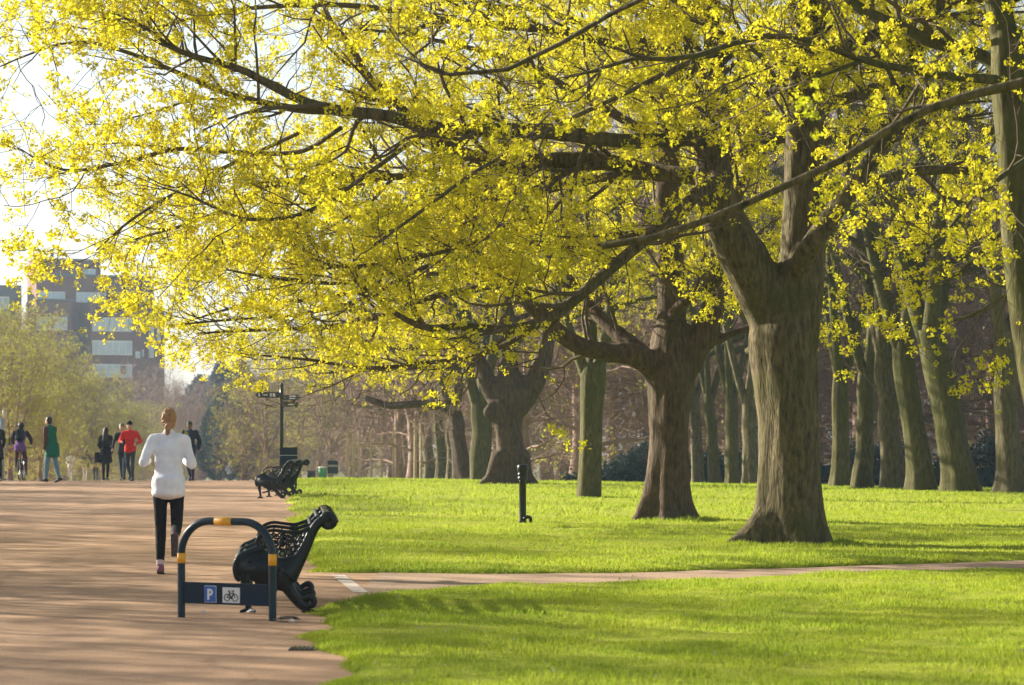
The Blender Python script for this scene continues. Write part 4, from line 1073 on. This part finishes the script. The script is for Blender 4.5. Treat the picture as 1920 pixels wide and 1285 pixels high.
# drain cover and litter at the edge of the walk
M['wet'] = simple('dark_iron_cover', (.05, .055, .065), .25, .2, 20, .4)
pdr = P(568, 1219, 18.25)
root = empty('drain_cover', (pdr[0], 18.25, 0), 'dark iron drain cover set in the walk beside the grass', 'drain')
MB().box((0, 0, .005), (.18, .24, .010), bev=.002).build('frame', M['wet'], root)
for i in range(5): MB().box((-.064+.032*i, 0, .0125), (.014, .2, .004)).build('bar', M['iron'], root)
M['leaf_litter'] = simple('dead_leaf', (.06, .045, .035), .8, .3, 12); M['white_litter'] = simple('white_paper_scrap', (.7, .7, .7), .6, .05, 6)
for j, (px, py, sx_, m_, lb) in enumerate([(541, 1166, .09, 'leaf_litter', 'dark crumpled leaves on the gravel right of the hoop'), (548, 1172, .045, 'white_litter', 'white paper scrap on the gravel right of the hoop'), (470, 1152, .05, 'white_litter', 'pale scrap on the gravel under the hoop panel'), (381, 1154, .035, 'white_litter', 'small white scrap on the gravel inside the hoop')]):
    D = 1.51*F/(py-HY); X = (px-CX)/F*D; r = np.random.default_rng(j); mb = MB()
    for t in range(5 if m_ == 'leaf_litter' else 1):
        c = r.normal(0, sx_*.5, 2) if t else np.zeros(2); a = r.uniform(0, 3)
        V = [[c[0]+sx_*math.cos(a+u)*(.6+.3*r.uniform()), c[1]+sx_*math.sin(a+u)*.6, .012+.03*r.uniform()] for u in (0, 1.2, 2.3, 3.3, 4.4, 5.3)]
        mb.add(V+[[c[0], c[1], .045]], [(i, (i+1) % 6, 6) for i in range(6)])
    o = mb.build('litter', M[m_], None, False, (X, D, 0.0)); tag(o, lb, 'litter')

# ------------------------------------------------------------------ people
def person(label, loc, yaw, h, pose, colr, voxel=.012, skin='skin', hair=(.05, .035, .025), hair_style='short', coat=None, hat=None, seat=None, extra=None, fem=False):
    """faces local +y. pose: lean, thL,knL,thR,knR, armL,armR=(forward,out,elbow,in)"""
    k = h/1.715
    if voxel > .0135: voxel *= 1.35
    lean = math.radians(pose.get('lean', 4))
    def tors(p):
        p = np.array(p, float); z = p[2]-.93
        return np.array([p[0], p[1]*math.cos(lean)+z*math.sin(lean), .93+z*math.cos(lean)-p[1]*math.sin(lean)])
    legs = {}
    for s, n in ((-1, 'L'), (1, 'R')):
        a = math.radians(pose.get('th'+n, 0)); b = a-math.radians(pose.get('kn'+n, 5)); out = pose.get('spread', .0)*s
        hip = np.array([s*.086, 0, .90]); kn = hip+.43*np.array([out, math.sin(a), -math.cos(a)]); an = kn+.415*np.array([out*.3, math.sin(b), -math.cos(b)])
        fa = b*pose.get('foot'+n, 1.0)
        fw = np.array([0, math.cos(fa), math.sin(fa)]); dn = np.array([0, math.sin(fa), -math.cos(fa)])
        legs[n] = (hip, kn, an, an+.165*fw+.052*dn, an-.055*fw+.05*dn, fw, dn)
    arms = {}
    for s, n in ((-1, 'L'), (1, 'R')):
        f, o, e, inn = [math.radians(x) for x in pose.get('arm'+n, (5, 10, 15, 0))]
        sh = tors((s*(.165 if fem else .185), 0, 1.385))
        el = sh+.285*np.array([s*math.sin(o), math.sin(f)*math.cos(o), -math.cos(f)*math.cos(o)])
        wr = el+.24*norm(np.array([-s*math.sin(inn), math.sin(f+e)*math.cos(inn), -math.cos(f+e)*math.cos(inn)]))
        arms[n] = (sh, el, wr, norm(wr-el))
    zmin = min(min(l[3][2], l[4][2]) for l in legs.values())-.026
    if seat is not None: zmin = .90-seat
    hw = .9 if fem else 1.0
    body = MB()
    def B(mb, c, r, rot=True): 
        mb.ball(tors(c) if rot else c, r, 14, 10)
    def torso(mb, g):
        B(mb, (0, -.005, .95), ((.155+g), .115+g, .12+g)); B(mb, (0, 0, 1.10), (.132*hw+g, .095+g, .12+g)); B(mb, (0, .005, 1.26), (.16*hw+g, .11+g, .16+g))
        mb.cone(tors((-.13*hw, 0, 1.385)), tors((.13*hw, 0, 1.385)), .058+g, .058+g)
        mb.cone(tors((0, 0, 1.36)), tors((0, .005, 1.44)), .085+g, .06+g)
    def leg(mb, l, g, low=1.0):
        hip, kn, an = l[:3]
        mb.cone(hip, kn, .085+g, .056+g); mb.cone(kn, kn+(an-kn)*.35, .056+g, .055+g)
        if low > .4: mb.cone(kn+(an-kn)*.35, kn+(an-kn)*low, .055+g, .038+g)
    def armp(mb, a, g, low=1.0):
        sh, el, wr, d = a
        mb.cone(sh, el, .052+g, .041+g); 
        if low > 0: mb.cone(el, el+(wr-el)*low, .041+g, .029+g)
    torso(body, -.012)
    body.cone(tors((0, .0, 1.40)), tors((0, .02, 1.53)), .05, .05)
    yaw_h = math.radians(pose.get('head', 0)); Rh = np.array(Matrix.Rotation(yaw_h, 3, 'Z'))
    hc = tors((0, .03, 1.605)) if pose.get('lean', 0) < 25 else tors((0, .03, 1.60))+np.array([0, .03, .04])
    def hp(x, y, z): return hc+Rh@np.array([x, y, z])
    body.ball(hp(0, 0, 0), (.073, .092, .108), 16, 12, Rh); body.ball(hp(0, .03, -.062), (.05, .055, .055), 12, 8, Rh)
    body.cone(hp(0, .088, .005), hp(0, .103, -.03), .010, .014, 8)
    for s in (-1, 1): body.ball(hp(s*.075, -.005, -.012), (.012, .02, .032), 8, 6, Rh)
    body.cone(hp(-.02, .082, -.06), hp(.02, .082, -.06), .010, .010, 8)
    for n in 'LR':
        leg(body, legs[n], -.010); armp(body, arms[n], -.010)
        hip, kn, an, toe, heel, fw, dn = legs[n]
        body.cone(an, an+dn*.03, .036, .034); body.cone(heel+fw*.02, toe-fw*.02, .028, .026)
        sh, el, wr, d = arms[n]; s = -1 if n == 'L' else 1
        up = norm(np.cross(d, np.array([1, 0, 0]))+1e-3); sd_ = np.cross(d, up)
        pc = wr+d*.05
        body.ball(pc, (.036, .036, .036), 10, 8); body.cone(wr, wr+d*.07, .026, .033)
        for i, (off, ln_) in enumerate(((-.027, .062), (-.009, .072), (.009, .068), (.026, .055))):
            a = wr+d*.078+up*off; b = a+d*ln_*.5-sd_*s*.008; c = b+norm(d*.5-sd_*s*.8)*ln_*.55
            body.cone(a, b, .0098, .0092, 8); body.cone(b, c, .0092, .0082, 8)
        a = wr+d*.03+up*.028; b = a+norm(up*.7+d*.7)*.035; body.cone(a, b, .012, .011, 8); body.cone(b, b+norm(d-sd_*s*.5)*.03, .011, .009, 8)
    S = Matrix.Diagonal((k, k, k)); 
    def fin(mb, vx, sm, name, mat, parent):
        me = mb.mesh(name); co = np.empty(len(me.vertices)*3, np.float32); me.vertices.foreach_get('co', co); co = co.reshape(-1, 3); co[:, 2] -= zmin; co *= k
        me.vertices.foreach_set('co', co.ravel()); me.update()
        if vx: me = remesh(me, vx, sm, .5)
        if name == 'hair' and vx and vx < .014:
            n_v = len(me.vertices); co = np.empty(n_v*3, np.float32); me.vertices.foreach_get('co', co); co = co.reshape(-1, 3); no = np.empty(n_v*3, np.float32); me.vertices.foreach_get('normal', no); no = no.reshape(-1, 3)
            co += no*(.0045*np.sin(co[:, 0]*150+9*np.sin(co[:, 2]*22))+.004*vnoise(co[:, 0]*60, co[:, 2]*25, 44))[:, None]; me.vertices.foreach_set('co', co.ravel()); me.update()
        if name in ('top', 'coat', 'trousers', 'sleeves'):
            n_v = len(me.vertices); co = np.empty(n_v*3, np.float32); me.vertices.foreach_get('co', co); co = co.reshape(-1, 3); no = np.empty(n_v*3, np.float32); me.vertices.foreach_get('normal', no); no = no.reshape(-1, 3)
            am = .0065 if name != 'trousers' else .003
            co += no*(am*(vnoise(co[:, 0]*9+co[:, 1]*5, co[:, 2]*15+co[:, 0]*6, 31)+.6*vnoise(co[:, 0]*24+co[:, 1]*13, co[:, 2]*30-co[:, 0]*15, 32)))[:, None]; me.vertices.foreach_set('co', co.ravel()); me.update()
        return link(name, me, mat, parent)
    root = fin(body, voxel if voxel > .0135 else .0125, 2, 'person', M[skin], None)
    root.location = loc; root.rotation_euler = (0, 0, yaw); tag(root, label, 'person')
    def cloth(c, nm, rough=.85): return simple(nm+'_fabric', c, rough, .13, 9, 0, .25, spec=.2)
    # top
    top = MB(); torso(top, .012+(.012 if coat else 0))
    for n in 'LR': armp(top, arms[n], .010+(.010 if coat else 0), pose.get('sleeve', 1.0))
    hem = pose.get('hem', .84)
    if hem < .95:
        wv = pose.get('flare', .0)
        hy = -.016+pose.get('hemy', 0); gq = .02 if coat else 0
        lt_ = pose.get('loose', 0)
        if lt_:
            for zz in np.linspace(.97, 1.27, 8): B(top, (0, -.012+.02*(zz-.97), zz), (.158+lt_+.05*(zz-1.05)**2, .145+lt_-.08*(zz-.97), .09))
        for u in np.linspace(0, 1, 6):
            top.ball((0, hy, .97+(hem-.97)*u), (.181+gq+wv*u, .160+gq+wv*u, .07), 16, 8)
    t_ = fin(top, voxel, 4, 'coat' if coat else 'top', cloth(colr['top'], 'top'), root)
    if 'sleeve' in colr:
        sl = MB()
        for n in 'LR': armp(sl, arms[n], .024, 1.0)
        fin(sl, voxel, 3, 'sleeves', cloth(colr['sleeve'], 'sleeve'), root)
    # legs
    pn = MB(); B(pn, (0, -.005, .93), (.152, .118, .11), False)
    for n in 'LR': leg(pn, legs[n], colr.get('loose', .004), .97); pn.ball(legs[n][0]*np.array([.8, 1, 1])+np.array([0, -.045, -.0]), (.085, .085, .095), 12, 8)
    fin(pn, voxel, 3, 'trousers', cloth(colr['legs'], 'legs', .8), root)
    for n in 'LR':
        hip, kn, an, toe, heel, fw, dn = legs[n]
        sh_ = MB(); sh_.cone(heel+fw*.005, toe, .036, .034); sh_.cone(an+dn*.0, heel+fw*.03, .044, .038); sh_.cone(heel+fw*.06+dn*-.01, toe-fw*.06, .044, .038)
        if colr.get('boot'): sh_.cone(kn+(an-kn)*.25, an, .062, .046)
        so = fin(sh_, voxel*.8, 2, 'shoe', cloth(colr['shoe'], 'shoe', .6), root)
        sm = MB(); sm.box((heel+toe)/2+dn*.028, (.072, np.linalg.norm(toe-heel)+.045, .016), np.array([[1, 0, 0], [0, fw[1], -dn[1]], [0, fw[2], -dn[2]]]), .006)
        fin(sm, None, 0, 'sole', cloth(colr.get('sole', (.5, .5, .5)), 'sole', .7), so)
        if 'sock' in colr:
            sk = MB(); sk.cone(kn+(an-kn)*.86, an+dn*.02, .044, .044); fin(sk, voxel*.8, 1, 'sock', cloth(colr['sock'], 'sock'), root)
    # hair, eyes
    hr = MB(); hr.ball(hp(0, -.012, .022), (.082, .098, .104), 16, 12, Rh); hr.ball(hp(0, -.035, -.02), (.076, .07, .085), 14, 10, Rh)
    if hair_style == 'pony':
        hr.ball(hp(0, -.05, .01), (.082, .075, .1), 14, 10, Rh); hr.cone(hp(.0, -.085, -.02), hp(-.005, -.115, -.10), .040, .034); hr.cone(hp(-.005, -.115, -.10), hp(-.012, -.105, -.19), .034, .014)
    if hair_style == 'long':
        hr.ball(hp(0, -.03, -.02), (.095, .095, .12), 14, 10, Rh); hr.cone(hp(0, -.06, -.05), hp(0, -.10, -.30), .09, .10); hr.cone(hp(-.05, -.06, -.1), hp(-.07, -.05, -.28), .05, .05); hr.cone(hp(.05, -.06, -.1), hp(.07, -.05, -.28), .05, .05)
    hm = fin(hr, voxel if voxel > .0135 else .008, 2, 'hair', simple('hair', hair, .55, .35, 26, 0, .6), root)
    if hat is not None:
        ht = MB(); ht.ball(hp(0, -.006, .045), (.090, .106, .092), 16, 10, Rh); fin(ht, voxel, 2, 'cap', cloth(hat, 'cap'), root)
    for s in (-1, 1):
        e = MB(); e.ball(hp(s*.029, .083, .008), (.013, .009, .008), 8, 6, Rh); fin(e, None, 0, 'eye', M['sign_black'], root)
    if extra: extra(root, fin, tors, hp, arms, legs, cloth)
    return root

def at_ground(px, D): 
    X = (px-CX)/F*D; return (X, D, gz1(X, D))

run = dict(lean=6, thL=6, knL=12, thR=2, knR=78, armL=(-30, 19, 122, 8), armR=(-12, 17, 112, 20), hem=.82, flare=.006, loose=-.004)
def hem_fold(root, fin, tors, hp, arms, legs, cloth): pass
person('woman running away in a white long-sleeved top and black leggings', at_ground(316, 27.7), math.radians(4), 1.69, dict(run, footR=.85), dict(top=(.78, .80, .88), legs=(.012, .012, .016), shoe=(.22, .09, .12), sole=(.07, .065, .07), sock=(.6, .5, .5)), .0125, hair=(.36, .19, .085), hair_style='pony', fem=True)

# man in a green coat, walking to the left
walk = dict(lean=5, thL=10, knL=4, thR=-10, knR=8, armL=(-6, 8, 18, 4), armR=(18, 12, 25, 4))
def scarf(root, fin, tors, hp, arms, legs, cloth):
    m = MB(); m.ball(tors((0, .03, 1.47)), (.08, .085, .05)); m.cone(tors((0, .1, 1.46)), tors((.01, .13, 1.36)), .04, .035); fin(m, .016, 2, 'scarf', cloth((.01, .01, .01), 'scarf'), root)
person('man in a long green coat with brown sleeves and jeans, walking left', at_ground(96, 75), math.radians(62), 1.80, dict(walk, hem=.69, flare=.015, hemy=-.02, loose=.02), dict(top=(.008, .13, .085), sleeve=(.09, .045, .04), legs=(.13, .24, .34), shoe=(.02, .02, .025), loose=.014, sole=(.08, .08, .08)), .016, hair=(.01, .008, .008), coat=True, extra=scarf)

person('woman in a black coat with long dark hair, walking away', at_ground(198, 85), math.radians(-6), 1.66, dict(lean=2, thL=6, knL=6, thR=-5, knR=8, armL=(5, 14, 40, 20), armR=(-4, 14, 22, 10), hem=.58, flare=.05), dict(top=(.012, .012, .016), legs=(.012, .011, .013), shoe=(.012, .012, .012), boot=True), .016, hair=(.014, .010, .010), hair_style='long', coat=True, fem=True,
       extra=lambda root, fin, tors, hp, arms, legs, cloth: fin(MB().box((-.28, -.02, .72), (.12, .28, .34), bev=.03), None, 0, 'handbag', cloth((.03, .025, .03), 'bag'), root))

person('runner in a red top and dark leggings, coming towards the camera', at_ground(244, 78), math.radians(176), 1.74, dict(lean=5, thL=14, knL=16, thR=-8, knR=40, armL=(-18, 26, 88, 25), armR=(-8, 24, 96, 25), hem=.86), dict(top=(.62, .025, .02), legs=(.045, .06, .085), shoe=(.05, .06, .08), sole=(.5, .5, .5)), .016, hair=(.02, .016, .014), hat=(.015, .015, .018))
person('person in dark clothes mostly hidden behind the red runner', at_ground(230, 82), math.radians(170), 1.72, dict(walk, hem=.8), dict(top=(.02, .022, .028), legs=(.03, .06, .09), shoe=(.02, .02, .02)), .018, hair=(.12, .07, .05))
def vest(root, fin, tors, hp, arms, legs, cloth):
    m = MB(); m.ball(tors((.07, .03, 1.27)), (.10, .125, .15)); m.cone(tors((.12, .0, 1.38)), tors((.16, .0, 1.30)), .08, .07); fin(m, .016, 2, 'vest', cloth((.28, .25, .03), 'vest'), root)
person('man in dark jacket with olive vest jogging behind the white-topped woman', at_ground(357, 79), math.radians(170), 1.74, dict(lean=5, thL=8, knL=10, thR=-4, knR=30, armL=(-4, 20, 30, 0), armR=(-10, 14, 60, 10), hem=.84), dict(top=(.02, .035, .08), sleeve=(.012, .012, .016), legs=(.02, .025, .06), shoe=(.03, .02, .05)), .016, skin='skin_brown', hair=(.01, .008, .008), extra=vest)
person('far runner in black top and shorts, left of a distant pair', at_ground(411, 196), math.radians(178), 1.80, dict(lean=5, thL=12, knL=10, thR=-6, knR=30, armL=(0, 22, 80, 20), armR=(0, 22, 80, 20)), dict(top=(.015, .016, .02), legs=(.03, .035, .04), shoe=(.5, .5, .5)), .022, hair=(.03, .02, .015))
person('far runner in pale blue top, right of a distant pair', at_ground(430, 199), math.radians(182), 1.66, dict(lean=5, thL=12, knL=10, thR=-6, knR=30, armL=(0, 22, 80, 20), armR=(0, 22, 80, 20)), dict(top=(.40, .50, .62), legs=(.02, .025, .05), shoe=(.4, .4, .4)), .022, hair=(.2, .11, .06))
person('distant walker in a white top, half hidden by the crest', at_ground(133, 146), math.radians(-5), 1.70, dict(walk, armL=(0, 22, 60, 10), armR=(0, 22, 60, 10)), dict(top=(.75, .76, .8), legs=(.5, .5, .52), shoe=(.2, .2, .2)), .022, hair=(.2, .12, .07))
person('distant walker in a dark grey jacket, half hidden by the crest', at_ground(161, 144), math.radians(-5), 1.78, dict(walk), dict(top=(.03, .045, .055), legs=(.4, .38, .36), shoe=(.1, .1, .1)), .022, hair=(.08, .04, .03))
person('distant walker in brown beside the woman in the black coat', at_ground(179, 146), math.radians(5), 1.68, dict(walk), dict(top=(.13, .085, .06), legs=(.05, .05, .05), shoe=(.05, .05, .05)), .022, hair=(.12, .06, .03))
person('person in dark clothes cut off by the left edge', at_ground(-7, 77), math.radians(20), 1.72, dict(walk, hem=.62, flare=.03), dict(top=(.02, .02, .025), legs=(.015, .015, .018), shoe=(.01, .01, .01), loose=.012), .018, hair=(.03, .02, .015), coat=True)

# cyclist and bicycle, seen from behind
def bicycle(loc, yaw):
    root = empty('bicycle', loc, 'dark bicycle ridden away by the person with a backpack', 'bicycle', yaw)
    M['tyre'] = simple('rubber_tyre', (.015, .015, .016), .8, .2, 20); M['frame_paint'] = simple('dark_bike_frame', (.03, .04, .06), .35, .1, 8); M['chrome'] = simple('bright_metal', (.6, .6, .62), .25, .05, 8, 1.0)
    for y in (-.50, .54):
        t = np.linspace(0, 2*math.pi, 33)
        w_ = MB().tube(np.array([[0, y+.32*math.cos(a), .34+.32*math.sin(a)] for a in t]), .022, 8, cap=False).build('wheel', M['tyre'], root, True)
        rm = MB().tube(np.array([[0, y+.297*math.cos(a), .34+.297*math.sin(a)] for a in t]), .010, 6, cap=False)
        for a in np.linspace(0, 2*math.pi, 14, endpoint=False): rm.tube(np.array([[0, y, .34], [0, y+.297*math.cos(a), .34+.297*math.sin(a)]]), .0025, 4)
        rm.tube(np.array([[-.05, y, .34], [.05, y, .34]]), .022, 8); rm.build('rim', M['chrome'], w_)
    f = MB()
    for a, b in (((0, -.5, .34), (0, -.05, .30)), ((0, -.5, .34), (0, -.20, .84)), ((0, -.05, .30), (0, -.22, .90)), ((0, -.05, .30), (0, .40, .80)), ((0, -.19, .80), (0, .38, .86)), ((0, .38, .92), (0, .54, .34))):
        f.tube(np.array([a, b]), .016, 8)
    f.build('frame', M['frame_paint'], root, True)
    MB().tube(smooth_path([[-.30, .30, 1.0], [-.15, .36, 1.02], [0, .38, 1.0], [.15, .36, 1.02], [.30, .30, 1.0]], 12), .013, 8).build('handlebar', M['frame_paint'], root, True)
    MB().tube(np.array([[0, .38, .88], [0, .38, 1.01]]), .014, 8).build('stem', M['chrome'], root)
    MB().ball((0, -.24, .94), (.075, .14, .04)).build('saddle', M['tyre'], root, True)
    MB().tube(np.array([[.07, -.05, .30], [.07, -.05, .13], [.14, -.05, .13]]), .012, 6).tube(np.array([[-.07, -.05, .30], [-.07, -.05, .47], [-.14, -.05, .47]]), .012, 6).build('crank', M['chrome'], root)
    MB().box((0, -.52, .74), (.07, .03, .05), bev=.008).build('reflector', simple('red_reflector', (.5, .02, .02), .3, .1, 8), root)
    return root
cl = at_ground(40, 82)
bicycle(cl, math.radians(4))
def pack(root, fin, tors, hp, arms, legs, cloth):
    m = MB(); m.ball(tors((0, -.17, 1.28)), (.15, .10, .20), 14, 10); m.ball(tors((0, -.17, 1.16)), (.145, .11, .12), 14, 10); m.ball(tors((0, -.12, 1.42)), (.11, .09, .08)); fin(m, .016, 3, 'backpack', cloth((.015, .03, .035), 'backpack'), root)
    h = MB(); h.ball(hp(0, -.01, .04), (.098, .118, .098), 14, 10); fin(h, .016, 2, 'helmet', cloth((.03, .035, .06), 'helmet', .5), root)
person('cyclist in a purple jacket with dark backpack riding away', (cl[0], cl[1]-.2, cl[2]), math.radians(4), 1.74, dict(lean=22, thL=62, knL=92, thR=38, knR=42, spread=.12, armL=(48, 18, 12, 0), armR=(48, 18, 12, 0)), dict(top=(.16, .08, .28), legs=(.09, .06, .07), shoe=(.08, .075, .06), sleeve=(.02, .02, .03)), .017, hair=(.03, .02, .02), seat=.99, extra=pack)

# pale post with a coloured pennant at the left edge
pq = at_ground(3, 83)
root = empty('lamp_column', pq, 'pale blue-grey column at the far left edge of the walk', 'post')
MB().tube(np.array([[0, 0, -.3], [0, 0, 1.4], [0, 0, 1.95]]), np.array([.085, .08, .078]), 14).build('shaft', M['column'], root, True)
MB().tube(np.array([[.06, 0, 1.95], [.06, 0, 2.2]]), .03, 8).build('cap', M['sign_white'], root, True)
root = empty('pennant', (pq[0]+.1, pq[1]-.08, pq[2]+1.15), 'small yellow, black and teal pennant hung on the pale column', 'pennant')
M['pen_y'] = simple('pennant_yellow', (.45, .42, .03), .7, .15, 6); M['pen_t'] = simple('pennant_teal', (.12, .36, .42), .7, .1, 6)
MB().box((.06, 0, .08), (.14, .03, .16), bev=.012).build('field', M['pen_y'], root); MB().box((.155, 0, .08), (.045, .034, .24), bev=.012).build('edge', M['sign_black'], root); MB().box((.10, 0, -.03), (.13, .03, .05), bev=.012).build('border', M['pen_t'], root); MB().box((-.02, 0, .19), (.06, .03, .05), bev=.01).build('knot', M['sign_black'], root)

# ------------------------------------------------------------------ haze
hz = MB().box((0, 285, 22), (900, 690, 62))
m = bpy.data.materials.new('morning_haze'); m.use_nodes = True; n = m.node_tree.nodes; n.remove(n['Principled BSDF'])
pv_ = n.new('ShaderNodeVolumePrincipled'); pv_.inputs['Color'].default_value = (.58, .79, 1.0, 1); pv_.inputs['Density'].default_value = .00032; pv_.inputs['Anisotropy'].default_value = .25
m.node_tree.links.new(pv_.outputs[0], n['Material Output'].inputs['Volume'])
o = hz.build('haze', m, None, kind='stuff'); tag(o, 'pale bluish morning haze filling the park air', 'haze')
